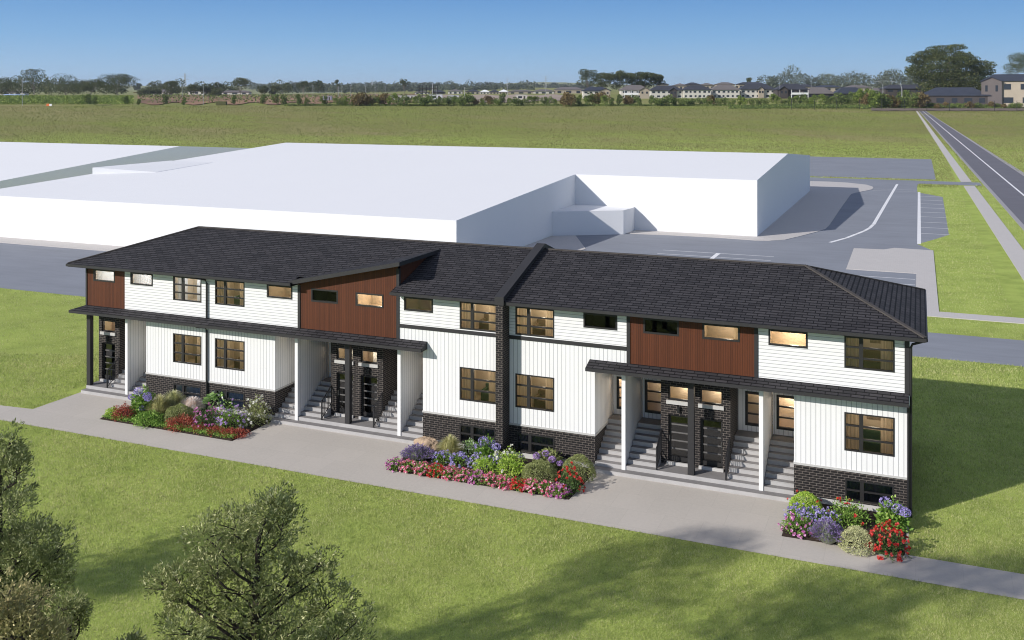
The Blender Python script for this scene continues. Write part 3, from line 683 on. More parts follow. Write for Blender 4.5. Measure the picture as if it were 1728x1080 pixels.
def blades(name, n, d0, d1, len0, wid0, label, seed, lat=.60, mat_=None, cell=7.3):
    rng = np.random.default_rng(seed)
    d = d0*(d1/d0)**rng.random(n); s = rng.uniform(-lat, lat, n)*d
    x = CAMX+d*VD[0]+s*RT[0]; y = CAMY+d*VD[1]+s*RT[1]
    bad = road_mask(x, y)
    for p in HARD: bad |= pip(x, y, p)
    x, y, d = x[~bad], y[~bad], d[~bad]; n = len(x)
    z = np.interp(d, TD, TZ)
    k = (d/30.)**.6
    tab = np.random.default_rng(1).random(65536); hsh = lambda q: tab[(np.floor(x*q).astype(np.int64)*73856093 ^ np.floor(y*q).astype(np.int64)*19349663) & 65535]; tf = hsh(cell); tf2 = hsh(cell*.29)
    L = len0*k*rng.uniform(.6, 1.35, n)*(.45+.75*tf+.35*tf2); W = wid0*(d/30.)*rng.uniform(.7, 1.3, n)
    a = rng.uniform(0, 2*np.pi, n); t = rng.uniform(.2, 1.0, n); b = rng.uniform(0, 2*np.pi, n)
    B = np.stack([x, y, z-.005], 1); S = np.stack([np.cos(a), np.sin(a), 0*a], 1)*W[:, None]*.5
    tip = B+np.stack([np.cos(b)*t*L*.7, np.sin(b)*t*L*.7, L*np.sqrt(1-.45*t*t)], 1)
    V = np.stack([B-S, B+S, tip], 1).reshape(-1, 3)
    o = cloud(name, V, 3, mat_); tag(o, label, 'grass', kind='stuff'); return o
def blademat(name, a, b, c, dry, s1, s2, cell=.16):
    m = newmat(name, a, .65, .15); g = G(m); geo = g.n('ShaderNodeNewGeometry'); p = geo.outputs['Position']; rnd = geo.outputs['Random Per Island']
    n1 = g.ramp(g.noise(p, s1, 5., .7), .40, .62); n2 = g.ramp(g.noise(p, s2, 4.), .35, .65)
    col = g.mix(rnd, a, b); col = g.mix(g.m('MULTIPLY', n1, .85), col, c); col = g.mix(g.m('MULTIPLY', n2, g.m('MULTIPLY', rnd, 1.)), col, dry)
    sn = g.n('ShaderNodeVectorMath', {0: p, 1: (cell, cell, 900.)}, operation='SNAP').outputs[0]; wn = g.n('ShaderNodeTexWhiteNoise', {'Vector': sn}, noise_dimensions='3D').outputs[0]
    col = g.mix(g.m('MULTIPLY', wn, .55), col, g.mix(1., col, (.45, .48, .40), 'MULTIPLY'))
    g.col(col)
    tr = g.n('ShaderNodeBsdfTranslucent', {'Color': col}); ms = g.n('ShaderNodeMixShader', {0: .3}); out = g.t.nodes['Material Output']
    g.t.links.new(g.b.outputs[0], ms.inputs[1]); g.t.links.new(tr.outputs[0], ms.inputs[2]); g.t.links.new(ms.outputs[0], out.inputs[0])
    return m
M['blade'] = blademat('lawn_blade', (0.215, 0.293, 0.060), (0.854, 0.846, 0.435), (0.380, 0.488, 0.122), (0.782, 0.726, 0.380), .55, .13)
M['fblade'] = blademat('field_blade', (.17, .205, .048), (.41, .44, .155), (.38, .32, .155), (.18, .21, .06), .022, .05, 1.1)
blades('lawn_grass', 1100000, 21., 62., .075, .0125, 'short mown lawn grass around the townhouses and paths', 5, mat_=M['blade'])
blades('lawn_grass', 420000, 62., 290., .06, .011, 'mown grass verges beside the car park and road', 6, lat=.56, mat_=M['blade'])
blades('field_grass', 320000, 175., 455., .085, .013, 'long rough meadow grass of the open field behind the white buildings', 8, lat=.56, mat_=M['fblade'], cell=.75)

# ------------------------------------------------------------------ flower beds
M['soil'] = stained('dark_mulch', (.030, .020, .014), .95, .4, 3., 25., bump=.5)
BEDS = [([(-37.9, -3.3), (-29.6, -3.3), (-29.6, -.06), (-37.9, -.06)], 'mulched flower bed at the left, edged with low green cover'),
        ([(-21.15, -3.6), (-12.68, -3.55), (-12.6, -.06), (-21.15, -.06)], 'long flower bed in the middle, in front of the brick fire wall'),
        ([(-4.36, -3.62), (-.1, -3.5), (-.06, -.06), (-4.36, -.06)], 'short flower bed at the right corner of the townhouses')]
for poly, lab in BEDS:
    mb = MB(); cx = sum(p[0] for p in poly)/4; cy = sum(p[1] for p in poly)/4
    mb.prism([(x, y, 0) for x, y in poly], [(x+(cx-x)*.04, y+(cy-y)*.08, .10) for x, y in poly])
    tag(mb.build('flower_bed', M['soil']), lab, 'flower bed')
LM = {
 'olive': leafmat('olive_leaf', (.20, .235, .075), (.37, .41, .16), (.50, .52, .25), .2, patch=6.),
 'green': leafmat('green_leaf', (0.101, 0.214, 0.036), (0.301, 0.478, 0.088), (0.503, 0.679, 0.176), .25, patch=6.),
 'dark': leafmat('dark_leaf', (0.055, 0.114, 0.036), (0.151, 0.238, 0.065), None, .2, patch=6.),
 'grey': leafmat('grey_leaf', (0.328, 0.365, 0.277), (0.602, 0.629, 0.503), None, .2, patch=6.),
 'sage': leafmat('sage_leaf', (0.352, 0.376, 0.188), (0.653, 0.653, 0.352), (0.853, 0.829, 0.503), .2, patch=6.),
 'red': leafmat('red_leaf', (0.236, 0.040, 0.030), (0.543, 0.135, 0.082), (0.648, 0.307, 0.181), .25, patch=6.),
 'vari': leafmat('variegated_leaf', (0.176, 0.328, 0.101), (0.503, 0.679, 0.251), (0.900, 0.900, 0.900), .2, patch=6.),
 'straw': leafmat('straw_blade', (0.427, 0.427, 0.188), (0.703, 0.679, 0.352), (0.900, 0.829, 0.503), .3, patch=6.),
 'pinkgrass': leafmat('pink_grass_blade', (0.900, 0.727, 0.602), (0.900, 0.900, 0.900), (0.900, 0.900, 0.900), .3, patch=6.),
 'fresh': leafmat('fresh_leaf', (0.251, 0.427, 0.050), (0.552, 0.727, 0.126), (0.804, 0.900, 0.226), .3, patch=6.)}
def petal(n, a, b, c=None): return leafmat(n, a, b, c, .25, .6, 8.)
FM = {'violet': petal('violet_petal', (.30, .25, .58), (.50, .43, .76), (.70, .64, .86)), 'lilac': petal('lilac_petal', (.42, .25, .58), (.58, .42, .72), (.72, .6, .82)),
      'magenta': petal('magenta_petal', (.50, .10, .36), (.66, .26, .52), (.8, .5, .7)), 'pink': petal('pink_petal', (.74, .09, .20), (.82, .28, .40), (.86, .70, .72)),
      'red': petal('red_petal', (.60, .028, .024), (.72, .075, .06), (.75, .16, .14)), 'white': petal('white_petal', (.72, .72, .62), (.80, .79, .72)),
      'purple': petal('purple_spike', (.20, .13, .33), (.32, .24, .46))}
def domepts(n, rng, r, h, shell=.75, lump_=1.):
    d = unit(rng.normal(size=(n, 3))); d[:, 2] = np.abs(d[:, 2]); q = rng.uniform(shell, 1, (n, 1))
    lump = 1+lump_*(.12*np.sin(d[:, :1]*5+d[:, 1:2]*7)+.08*np.sin(d[:, 1:2]*13))
    return d*q*lump*np.array([r, r, h]), d
def plant(kind, px, py, w, h, label, cat='plant', leaf='green', flower=None, nfl=60, group=None, seed=None, balls=None, name=None):
    x, y = onZ(px, py); rng = np.random.default_rng(abs(hash((kind, int(px*3), int(py*3)))) % 10**6 if seed is None else seed)
    r = w/2; z0 = .06; up = np.array([0, 0, 1.])
    t = thing(name or kind, label, cat, (x, y, z0), 0, group)
    if kind in ('clipped_shrub', 'flowering_shrub', 'rose_bush', 'ground_plant', 'bedding_plant'):
        n = int({'clipped_shrub': 4200, 'flowering_shrub': 1100, 'rose_bush': 1000, 'ground_plant': 900, 'bedding_plant': 650}[kind]*max(.5, w))
        sh = {'clipped_shrub': .9, 'rose_bush': .35}.get(kind, .55)
        P, d = domepts(n, rng, r, h, sh, .35 if kind == 'clipped_shrub' else 1.); ls = {'clipped_shrub': .05, 'rose_bush': .085, 'ground_plant': .09}.get(kind, .07)
        D = d*(.5 if kind == 'clipped_shrub' else 1.)+rng.normal(size=d.shape)*.6+up*.3
        V = leaves(P, D, ls*rng.uniform(.7, 1.3, n), ls*.6*rng.uniform(.7, 1.3, n), rng, unit(d+rng.normal(size=d.shape)*.45+up*.5))
        cloud('foliage', V, 4, LM[leaf], t)
        # dark stems inside
        mb = MB()
        for k in range(7):
            a = rng.uniform(0, 6.28); mb.tube([(0, 0, -.05), (math.cos(a)*r*.35, math.sin(a)*r*.35, h*.4), (math.cos(a)*r*.6, math.sin(a)*r*.6, h*.75)], .012, 4, .005)
        mb.build('stems', M['bark'], t, local=True)
        if flower:
            fs = {'rose_bush': .135, 'flowering_shrub': .12, 'bedding_plant': .105}.get(kind, .10); P, d = domepts(nfl, rng, r*1.03, h*1.06, .93)
            for i in range(nfl):
                m_ = 7; c = P[i]; dd = unit(rng.normal(size=(m_, 3))*.9+d[i]*.6+up*.2)
                cloud('flower', leaves(np.repeat(c[None], m_, 0), dd, np.full(m_, fs*.7), np.full(m_, fs*.75), rng, unit(np.repeat(d[i][None], m_, 0)+up*.6+rng.normal(size=(m_, 3))*.35)), 4, FM[flower], t)
    elif kind == 'hydrangea':
        n = int(950*w); P, d = domepts(n, rng, r*1.05, h*.95, .45); D = d+rng.normal(size=d.shape)*.5
        cloud('foliage', leaves(P, D, .15*rng.uniform(.7, 1.2, n), .10*rng.uniform(.8, 1.2, n), rng), 4, LM[leaf], t)
        for (bx, bz, br) in balls:
            br *= 1.12; m_ = 230; dd = unit(rng.normal(size=(m_, 3))); c = np.array([bx*w, rng.uniform(-.25, .1)*w-.1, bz*h*.92-.04])
            P = c+dd*br*np.array([1, 1, .8]); V = leaves(P-dd*.01, unit(np.cross(dd, rng.normal(size=dd.shape)))+dd*.35, np.full(m_, .055), np.full(m_, .055), rng)
            cloud('flower_head', V, 4, FM[flower], t)
    elif kind in ('ornamental_grass', 'lavender'):
        n = int((950 if kind == 'lavender' else 900)*w); a = rng.uniform(0, 6.28, n); q = rng.uniform(0, 1, n)**.6; rr = q*r
        base = np.stack([np.cos(a)*rr*.35, np.sin(a)*rr*.35, 0*a], 1); hh = h*(1-.45*q*q)*rng.uniform(.75, 1.1, n)
        sp = 1.35 if kind == 'ornamental_grass' else 1.05; hh = hh*(1-.25*q*q); tip = np.stack([np.cos(a)*rr*sp, np.sin(a)*rr*sp, hh*(.9 if kind == 'ornamental_grass' else 1.)], 1); mid = base*.5+tip*.5; mid[:, 2] = hh*.78
        wd = .02; S = np.stack([-np.sin(a), np.cos(a), 0*a], 1)*wd*.5
        V = np.stack([base-S, base+S, mid+S, mid-S, mid-S, mid+S, tip+S*.3, tip-S*.3], 1).reshape(-1, 3)
        cloud('blades', V, 4, LM[leaf], t)
        if flower:
            k = rng.random(n) < .34; m_ = k.sum(); Dv = unit(tip[k]-mid[k])
            V = np.concatenate([leaves(tip[k]-Dv*.06*j+rng.normal(size=(m_, 3))*.008, Dv+rng.normal(size=(m_, 3))*.4, np.full(m_, .075), np.full(m_, .04), rng) for j in range(3)])
            cloud('flower_spikes', V, 4, FM[flower], t)
    elif kind == 'hosta':
        n = 240; a = rng.uniform(0, 6.28, n); q = rng.uniform(.1, 1, n)
        P = np.stack([np.cos(a)*r*q*.8, np.sin(a)*r*q*.8, h*(1-.55*q*q)*rng.uniform(.75, 1., n)], 1)
        D = np.stack([np.cos(a), np.sin(a), rng.uniform(-.5, .35, n)], 1)
        cloud('leaves', leaves(P, D, rng.uniform(.25, .38, n), rng.uniform(.12, .17, n), rng), 4, LM[leaf], t)
    return t
M['bark'] = stained('dark_bark', (.045, .036, .030), .9, .3, 3., 20.)
B1, B2, B3 = 'in the left flower bed', 'in the middle flower bed', 'in the right flower bed'
# left bed
plant('flowering_shrub', 190, 704, .8, .42, 'low yellow-green shrub at the left tip of the left bed', 'shrub', 'fresh', name='low_shrub')
plant('flowering_shrub', 208, 707, 1.2, .68, 'round red-leaved shrub at the left end of the left bed', 'shrub', 'red', name='red_shrub')
plant('hydrangea', 241, 700, 1.25, 1.35, 'tall violet hydrangea beside the red shrub, left bed', 'hydrangea', 'green', 'violet', balls=[(-.06, 1.0, .2), (.30, .84, .19), (.48, .80, .17), (-.42, .72, .16), (.1, .3, .15)])
plant('ornamental_grass', 268, 703, 1.1, 1.15, 'olive grass clump right of the left-bed hydrangea', 'grass clump', 'straw')
plant('ornamental_grass', 291, 695, 1.35, 1.15, 'grey-green grass clump under the left basement window', 'grass clump', 'sage')
plant('ornamental_grass', 323, 697, 1.25, .85, 'pale pink feathery grass by the downpipe', 'grass clump', 'pinkgrass')
plant('ground_plant', 251, 716, 1.55, .55, 'bright green leafy perennial in front of the olive grass', 'plant', 'green', name='leafy_perennial')
plant('clipped_shrub', 302, 712, 1.55, .78, 'clipped olive mound in the centre of the left bed', 'shrub', 'olive')
plant('hosta', 370, 693, 1.7, .95, 'large variegated hosta under the second basement window', 'hosta', 'vari')
plant('flowering_shrub', 306, 722, 1.7, .52, 'rust-red spreading shrub in front of the clipped olive mound', 'shrub', 'red', name='red_shrub')
for i, (q, v) in enumerate(((338, 728.5), (362, 732.5), (386, 736.), (402, 737))): plant('bedding_plant', q, v, 1.0, .3, ['low red-leaved cover next to the rust-red shrub', 'low red-leaved cover below the magenta flowers', 'low red-leaved cover below the lilac flowers', 'low red-leaved cover at the front right corner of the left bed'][i], 'plant', 'red', group='low red cover plants in the left bed', name='red_cover_plant')
plant('flowering_shrub', 352, 722, 1.6, .95, 'magenta-flowered bush in the left bed', 'flower bush', 'dark', 'magenta', 60, name='flower_bush')
plant('flowering_shrub', 388, 725, 1.6, 1.1, 'lilac-flowered bush between the magenta bush and the white roses', 'flower bush', 'green', 'lilac', 70, name='flower_bush')
plant('rose_bush', 432, 716, 1.5, 1.25, 'white rose bush at the right end of the left bed', 'rose bush', 'olive', 'white', 48)
# middle bed
plant('ornamental_grass', 759, 771, 1.05, 1.0, 'tall green grass clump behind the boulder', 'grass clump', 'straw')
plant('flowering_shrub', 792, 768, .85, .62, 'small variegated shrub under the middle basement window', 'shrub', 'vari', name='variegated_shrub')
plant('hydrangea', 823, 776, 1.1, .95, 'violet hydrangea against the fire wall', 'hydrangea', 'green', 'violet', balls=[(-.1, 1.02, .2), (.22, .82, .19), (.45, .78, .17), (-.42, .62, .15)])
plant('lavender', 705, 777, 1.5, .6, 'purple lavender at the left end of the middle bed', 'lavender', 'grey', 'purple')
for i, (q, v) in enumerate(((748, 783), (776, 785.5), (805, 787.5), (832, 789))): plant('bedding_plant', q, v, 1.0, .45, ['violet bellflower next to the lavender', 'violet bellflower in front of the tall grass clump', 'violet bellflower in front of the variegated shrub', 'violet bellflower in front of the fire-wall hydrangea'][i], 'flowers', 'green', 'violet', 75, 'violet bellflowers in the middle bed', name='bellflower')
plant('flowering_shrub', 816, 798, 1.05, .6, 'small yellow-green mound left of the white roses', 'shrub', 'fresh', name='low_shrub')
plant('rose_bush', 860, 801, 1.6, 1.02, 'white rose bush in the middle bed', 'rose bush', 'fresh', 'white', 26)
plant('clipped_shrub', 910, 810, 1.55, .72, 'clipped yellow-olive mound right of the white roses', 'shrub', 'olive')
plant('hydrangea', 926, 791, 1.2, .78, 'lilac hydrangea under the window right of the fire wall', 'hydrangea', 'olive', 'lilac', balls=[(-.35, .85, .14), (-.05, .98, .14), (.25, .8, .14), (.05, .62, .13), (.5, .55, .12)])
plant('clipped_shrub', 976, 806, 1.45, .88, 'large clipped ball at the right end of the middle bed', 'shrub', 'olive')
plant('rose_bush', 961, 829, 1.1, .88, 'red rose bush at the front right of the middle bed', 'rose bush', 'dark', 'red', 46)
nm = 13
ords = ['leftmost', 'second', 'third', 'fourth', 'fifth', 'sixth', 'seventh', 'eighth', 'ninth', 'tenth', 'eleventh', 'twelfth', 'rightmost']
for i in range(nm):
    f = i/(nm-1); plant('bedding_plant', 668+f*(944-668), 790.5+f*(836-790.5), .9, .34, f'{ords[i]} clump of the pink bedding flowers along the front of the middle bed', 'flowers', 'green', 'pink' if i % 3 else ('red' if i % 2 else 'magenta'), 66, 'pink bedding flowers along the middle bed', name='bedding_plant')
# right bed
plant('clipped_shrub', 1360, 862, 1.25, .62, 'clipped mound dotted with red flowers, right bed', 'shrub', 'fresh', 'red', 7)
for i, (q, v) in enumerate(((1347, 882), (1372, 885), (1396, 889))): plant('bedding_plant', q, v, 1.0, .55, ['violet bellflower at the left of the right bed', 'violet bellflower between its two neighbours in the right bed', 'violet bellflower beside the red roses of the right bed'][i], 'flowers', 'green', 'violet', 80, 'violet bellflowers in the right bed', name='bellflower')
plant('flowering_shrub', 1346, 899, 1.15, .55, 'magenta flowers at the front left of the right bed', 'flower bush', 'green', 'magenta', 40, name='flower_bush')
plant('lavender', 1397, 916, 1.3, .72, 'purple lavender at the front of the right bed', 'lavender', 'grey', 'purple')
plant('clipped_shrub', 1446, 927, 1.3, .7, 'clipped grey-green mound between lavender and red roses', 'shrub', 'sage')
plant('rose_bush', 1500, 935, 1.35, .92, 'dense red rose bush at the front corner of the right bed', 'rose bush', 'dark', 'red', 95)
plant('rose_bush', 1432, 886, 1.6, .9, 'leafy rose bush with a few red flowers, right bed', 'rose bush', 'green', 'red', 12)
plant('hydrangea', 1506, 892, 1.1, 1.02, 'violet hydrangea at the building corner, right bed', 'hydrangea', 'green', 'violet', balls=[(-.22, 1.0, .2), (.18, .88, .2), (.42, .86, .17)])
# green edging of the left bed
rng = np.random.default_rng(9); n = 5200; f = rng.random(n); X = -37.8+8.1*f; Y = -3.25+rng.random(n)*.55
P = np.stack([X, Y, .05+rng.random(n)*.14], 1); V = leaves(P, rng.normal(size=(n, 3))+np.array([0, 0, 1.]), np.full(n, .08), np.full(n, .05), rng)
tag(cloud('ground_cover', V, 4, LM['green']), 'low green ground cover edging the left flower bed', 'ground cover', kind='stuff')
# boulder
def boulder():
    x, y = onZ(722, 759); me = bpy.data.meshes.new('boulder'); import bmesh
    bm = bmesh.new(); bmesh.ops.create_icosphere(bm, subdivisions=4, radius=1.)
    from mathutils import noise as nz
    for v in bm.verts:
        k = 1+.28*nz.noise(v.co*1.3+Vector((3, 1, 2)))+.12*nz.noise(v.co*3.5)+.05*nz.noise(v.co*9); v.co = Vector((v.co.x*.55*k, v.co.y*.42*k, v.co.z*.40*k+.18))
    bm.to_mesh(me); bm.free(); me.materials.append(stained('sandstone', (.42, .31, .21), .9, .3, 3., 14., bump=.6))
    o = bpy.data.objects.new('boulder', me); link(o); o.location = (x, y, .03); tag(o, 'tan boulder at the back left corner of the middle flower bed', 'boulder')
boulder()

# ------------------------------------------------------------------ foreground trees
M['fgleaf'] = leafmat('grey_olive_needles', (0.110, 0.131, 0.046), (0.414, 0.452, 0.182), (0.774, 0.758, 0.418), .36, .6, 1.1)
M['fgleaf2'] = leafmat('bronze_needles', (0.221, 0.208, 0.091), (0.520, 0.468, 0.221), (0.858, 0.728, 0.390), .36, .6, 1.1)
def fgtree(px, d, clumps, label, leaf, seed, tuft=118, trunk_top=None, back=.55):
    rng = np.random.default_rng(seed); x0, y0, _ = at(px, d); t = thing('pine_tree', label, 'tree', (x0, y0, 0))
    V = []; mb = MB(); k = d/F
    ztop = max(zpx(c[1], d) for c in clumps)+.2 if trunk_top is None else zpx(trunk_top, d)
    tr = [(0, 0, -.1), (.08, .05, ztop*.3), (-.05, .1, ztop*.6), (.08, 0, ztop*.85)]
    mb.tube(tr, .17, 9, .05)
    items = []
    for (cx_, cy_, rx, ry) in clumps:
        cy_ += 20
        s = (cx_-px)*k; z = zpx(cy_, d)
        items.append((s, rng.uniform(-.3, .3), z, rx*k, ry*k))
        if back and rng.random() < .75: items.append((s*rng.uniform(.5, .9), rng.uniform(.5, 1.5)*(1 if rng.random() < .6 else -1)*rx*k*1.3, z-rng.uniform(-.1, .5), rx*k*.7, ry*k*.75))
    for (s, dd, z, rx, rz) in items:
        c = np.array([s*RT[0]+dd*VD[0], s*RT[1]+dd*VD[1], z])
        zb = max(.5, z-.55*math.hypot(s, dd)-.35); zb = min(zb, ztop*.84)
        f = zb/(ztop*.85); b0 = Vector((.0, .03, zb)); c_ = Vector(c); mid = b0.lerp(c_, .55)+Vector((rng.uniform(-.15, .15), rng.uniform(-.15, .15), rng.uniform(-.2, .05)))
        mb.tube([b0, mid, c_-Vector((0, 0, rz*.3))], .05*(1.2-f*.6), 6, .015)
        for q in range(3):
            e = c_+Vector((rng.uniform(-1, 1)*rx*.8, rng.uniform(-1, 1)*rx*.8, rng.uniform(-.3, .5)*rz)); mb.tube([mid.lerp(c_, .5+.15*q), e], .018, 5, .006)
        nt = int(tuft*max(.25, (rx*rx+rx*rz)*.9)); P, dr = in_ell(nt, rng, c, (rx, rx, rz), .35)
        keepz = rng.random(nt) < np.where(dr[:, 2] > -.3, 1., .5); P = P[keepz]; dr = dr[keepz]; nt = len(P)
        m_ = 16
        Q = np.repeat(P, m_, 0); Dm = np.repeat(dr, m_, 0)
        D = unit(Dm*np.array([.8, .8, .6])+rng.normal(size=Q.shape)*.55+np.array([0, 0, .55])); Q = Q+rng.normal(size=Q.shape)*.05
        V.append(leaves(Q, D, rng.uniform(.065, .125, len(Q)), rng.uniform(.022, .042, len(Q)), rng))
    cloud('crown', np.concatenate(V), 4, leaf, t); mb.build('trunk', M['bark'], t, local=True)
fgtree(430, 22., [(345, 885, 42, 34), (395, 868, 40, 38), (450, 850, 46, 30), (478, 872, 34, 40), (380, 915, 45, 26), (440, 912, 50, 34), (300, 955, 46, 26), (262, 965, 28, 20), (330, 985, 60, 30), (400, 975, 66, 34), (480, 950, 55, 38), (545, 925, 26, 30), (525, 960, 42, 30), (560, 1000, 48, 26), (600, 1030, 30, 22), (480, 1015, 75, 34), (390, 1035, 70, 36), (300, 1040, 40, 34), (570, 1070, 60, 34), (450, 1085, 90, 40), (330, 1090, 70, 40), (520, 1120, 80, 40), (400, 1140, 90, 40)],
       'grey-olive pine tree in the foreground, trunk and dark branches showing', M['fgleaf'], 21)
fgtree(-5, 23., [(22, 722, 20, 26), (5, 775, 34, 40), (38, 762, 22, 28), (25, 830, 45, 36), (-20, 850, 50, 50), (70, 880, 40, 30), (100, 910, 26, 40), (40, 900, 55, 36), (60, 950, 60, 36), (90, 965, 34, 34), (0, 950, 60, 46), (20, 1000, 60, 40), (-40, 920, 60, 60), (-60, 1000, 80, 60), (40, 1050, 70, 40), (-20, 1080, 80, 50)],
       'tall grey-olive pine tree cut by the left edge of the view', M['fgleaf'], 22)
fgtree(35, 19.5, [(5, 985, 40, 36), (30, 1010, 44, 34), (50, 1040, 46, 36), (80, 1062, 40, 30), (20, 1065, 60, 40), (0, 1030, 40, 40), (60, 1100, 70, 40)],
       'bronze-tinged pine crown at the bottom left corner', M['fgleaf2'], 23)
fgtree(112, 21., [(112, 1000, 26, 26), (95, 1020, 24, 24), (122, 1030, 22, 24), (100, 1060, 30, 30)], 'small dark round pine crown beside the bronze one', M['fgleaf'], 24)
fgtree(215, 20., [(215, 1078, 22, 14), (205, 1100, 34, 24), (235, 1105, 30, 20)], 'tip of a small pine just showing at the bottom edge', M['fgleaf'], 25)

# three tall trees standing left of the view; their shade falls across the lawn and the end of the path
M['gumbark'] = stained('pale_gum_bark', (.22, .19, .16), .9, .3, .5, 3.)
def shade_tree(x, y, h, w, zlo, label, seed):
    rng = np.random.default_rng(seed); t = thing('tall_tree', label, 'tree', (x, y, 0)); V = []; mb = MB(); mb.tube([(0, 0, -.2), (.1, .1, h*.5), (0, .1, h*.93)], .28, 9, .06)
    for i in range(21):
        f = rng.random(); z = zlo+(h-zlo)*f; rr = w*(1.05-.75*f)*math.sqrt(rng.random()); a = rng.uniform(0, 6.28); c = np.array([math.cos(a)*rr, math.sin(a)*rr, z]); r = rng.uniform(.8, 1.4)
        P, d = in_ell(220, rng, c, (r*1.15, r*1.15, r*.7), .1); V.append(leaves(P, d+rng.normal(size=P.shape)*.7, .26*rng.uniform(.7, 1.3, 220), .11*rng.uniform(.7, 1.3, 220), rng)); mb.tube([(0, 0, z*.82), (c[0]*.5, c[1]*.5, z*.88), tuple(c)], .06, 5, .02)
    cloud('crown', np.concatenate(V), 4, M['fgleaf'], t); mb.build('trunk', M['bark'], t, local=True)
shade_tree(-22.5, -35.2, 22.5, 3.2, 15., 'tallest of three trees outside the view on the left, nearest the viewer', 301)
shade_tree(-30.5, -36., 20.5, 3.4, 11., 'middle one of three trees outside the view on the left', 302)
shade_tree(-40.5, -34., 14.5, 3., 7.5, 'lowest of three trees outside the view on the left, farthest from the viewer', 303)

# ------------------------------------------------------------------ far landscape
M['earth'] = stained('bare_red_earth', (.25, .15, .085), .95, .5, .02, .12)
M['hedge'] = leafmat('hedge_leaf', (0.053, 0.085, 0.029), (0.177, 0.237, 0.061), (0.285, 0.356, 0.095), .15, .7, .12)
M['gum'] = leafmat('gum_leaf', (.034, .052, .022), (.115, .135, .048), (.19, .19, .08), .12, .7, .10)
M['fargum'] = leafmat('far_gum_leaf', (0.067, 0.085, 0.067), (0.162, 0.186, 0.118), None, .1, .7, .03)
M['gumbark'] = stained('pale_gum_bark', (.22, .19, .16), .9, .3, .5, 3.)
def crown_mesh(name, clumps, n, leaf, size, seed):
    rng = np.random.default_rng(seed); tot = sum(c[3]*c[5] for c in clumps); V = []
    for (x, y, z, rx, ry, rz) in clumps:
        m_ = max(8, int(n*rx*rz/tot)); P, d = in_ell(m_, rng, (x, y, z), (rx, ry, rz), .5)
        V.append(leaves(P, d+rng.normal(size=P.shape)*.8, size*rng.uniform(.6, 1.5, m_), size*rng.uniform(.5, 1.1, m_), rng))
    return cloud_mesh(name, np.concatenate(V), 4, leaf)
def clumpset(seed, w, h, zlo, n, flat=.6):
    rng = np.random.default_rng(seed); out = []
    for i in range(n):
        f = rng.random()**.8; z = zlo+(h-zlo)*(.15+.8*f); rad = w/2*(1-.75*abs(f-.45))*math.sqrt(rng.random()); a = rng.uniform(0, 6.28)
        r = w*rng.uniform(.13, .24); out.append((math.cos(a)*rad, math.sin(a)*rad, z, r, r, r*flat))
    return out
def tree_proto(name, seed, w, h, zlo, n, nl, leaf, size, bark, label, cat, limbs=5, flat=.6, group=None):
    cl = clumpset(seed, w, h, zlo, n, flat); t = thing(name, label, cat, (0, 0, 0), 0, group)
    o = bpy.data.objects.new('crown', crown_mesh('crown', cl, int(nl*2.4), leaf, size*.8, seed)); link(o, t)
    mb = MB(); hh = zlo+(h-zlo)*.5; r = max(.12, h*.022); mb.tube([(0, 0, -.6), (w*.02, 0, zlo*.6), (-w*.02, w*.01, hh)], r, 7, r*.4)
    for c in cl[:limbs]: mb.tube([(0, 0, zlo*.6), ((c[0])*.5, c[1]*.5, (zlo*.6+c[2])*.55), (c[0], c[1], c[2])], r*.45, 5, r*.12)
    mb.build('trunk', bark, t, local=True); return t
def place(o, px, d, sx, sz, label, rz=0., sink=.0):
    x, y, z = at(px, d); o.location = (x, y, z-sink); o.scale = (sx, sx, sz); o.rotation_euler = (0, 0, rz); o['label'] = label; return o
def ordinal(i):
    w = ['zeroth', 'first', 'second', 'third', 'fourth', 'fifth', 'sixth', 'seventh', 'eighth', 'ninth', 'tenth', 'eleventh', 'twelfth', 'thirteenth', 'fourteenth', 'fifteenth', 'sixteenth', 'seventeenth', 'eighteenth', 'nineteenth']
    t = {20: 'twent', 30: 'thirt', 40: 'fort', 50: 'fift', 60: 'sixt', 70: 'sevent', 80: 'eight', 90: 'ninet'}
    if i < 20: return w[i]
    k = t[i//10*10]; return k+'ieth' if i % 10 == 0 else k+'y-'+w[i % 10]
# shrubs along the far edge of the field
M['hedge2'] = leafmat('fresh_shrub_leaf', (0.085, 0.142, 0.027), (0.247, 0.323, 0.067), (0.361, 0.418, 0.114), .15, .7, .12); M['hedge3'] = leafmat('brown_shrub_leaf', (0.114, 0.085, 0.038), (0.247, 0.180, 0.076), (0.304, 0.247, 0.114), .15, .7, .12)
protos = []
for k, (w, h, lf) in enumerate(((5., 5.5, 'hedge'), (6., 5., 'hedge'), (5., 5.5, 'hedge2'), (5.5, 3.6, 'hedge'), (5.5, 3., 'hedge3'), (4.5, 6., 'hedge2'))):
    protos.append(('shrub', w, h, crown_mesh('shrub', clumpset(60+k, w*.8, h*.85, .3, 13, .9), 1100, M[lf], .36, 60+k), ['dark green', 'dark green broad', 'fresh green', 'low dark green', 'low rust-brown', 'tall bright green'][k]))
shr = []; rng = np.random.default_rng(77)
for (px, top) in ((148, 158), (158, 163), (212, 161), (280, 158), (310, 163), (234, 166), (394, 160), (443, 159), (464, 158), (480, 160), (505, 158), (517, 165), (546, 161)): shr.append((px, top, 0))
px = 566.
while px < 1556:
    f = rng.random(); top = 160+6*rng.random() if f > .25 else 155+4*rng.random()
    if px > 1340: top -= 4
    if 1088 < px < 1096 or 940 < px < 948: px += 8
    shr.append((px, top, None)); px += rng.uniform(8, 13.5)
for px in (1448, 1462, 1475): shr.append((px, 146+rng.random()*6, 5))
for px in np.arange(1563, 1728, 11.): shr.append((px+rng.uniform(-3, 3), 171+rng.random()*5, 3 if rng.random() < .6 else 4))
shr.sort()
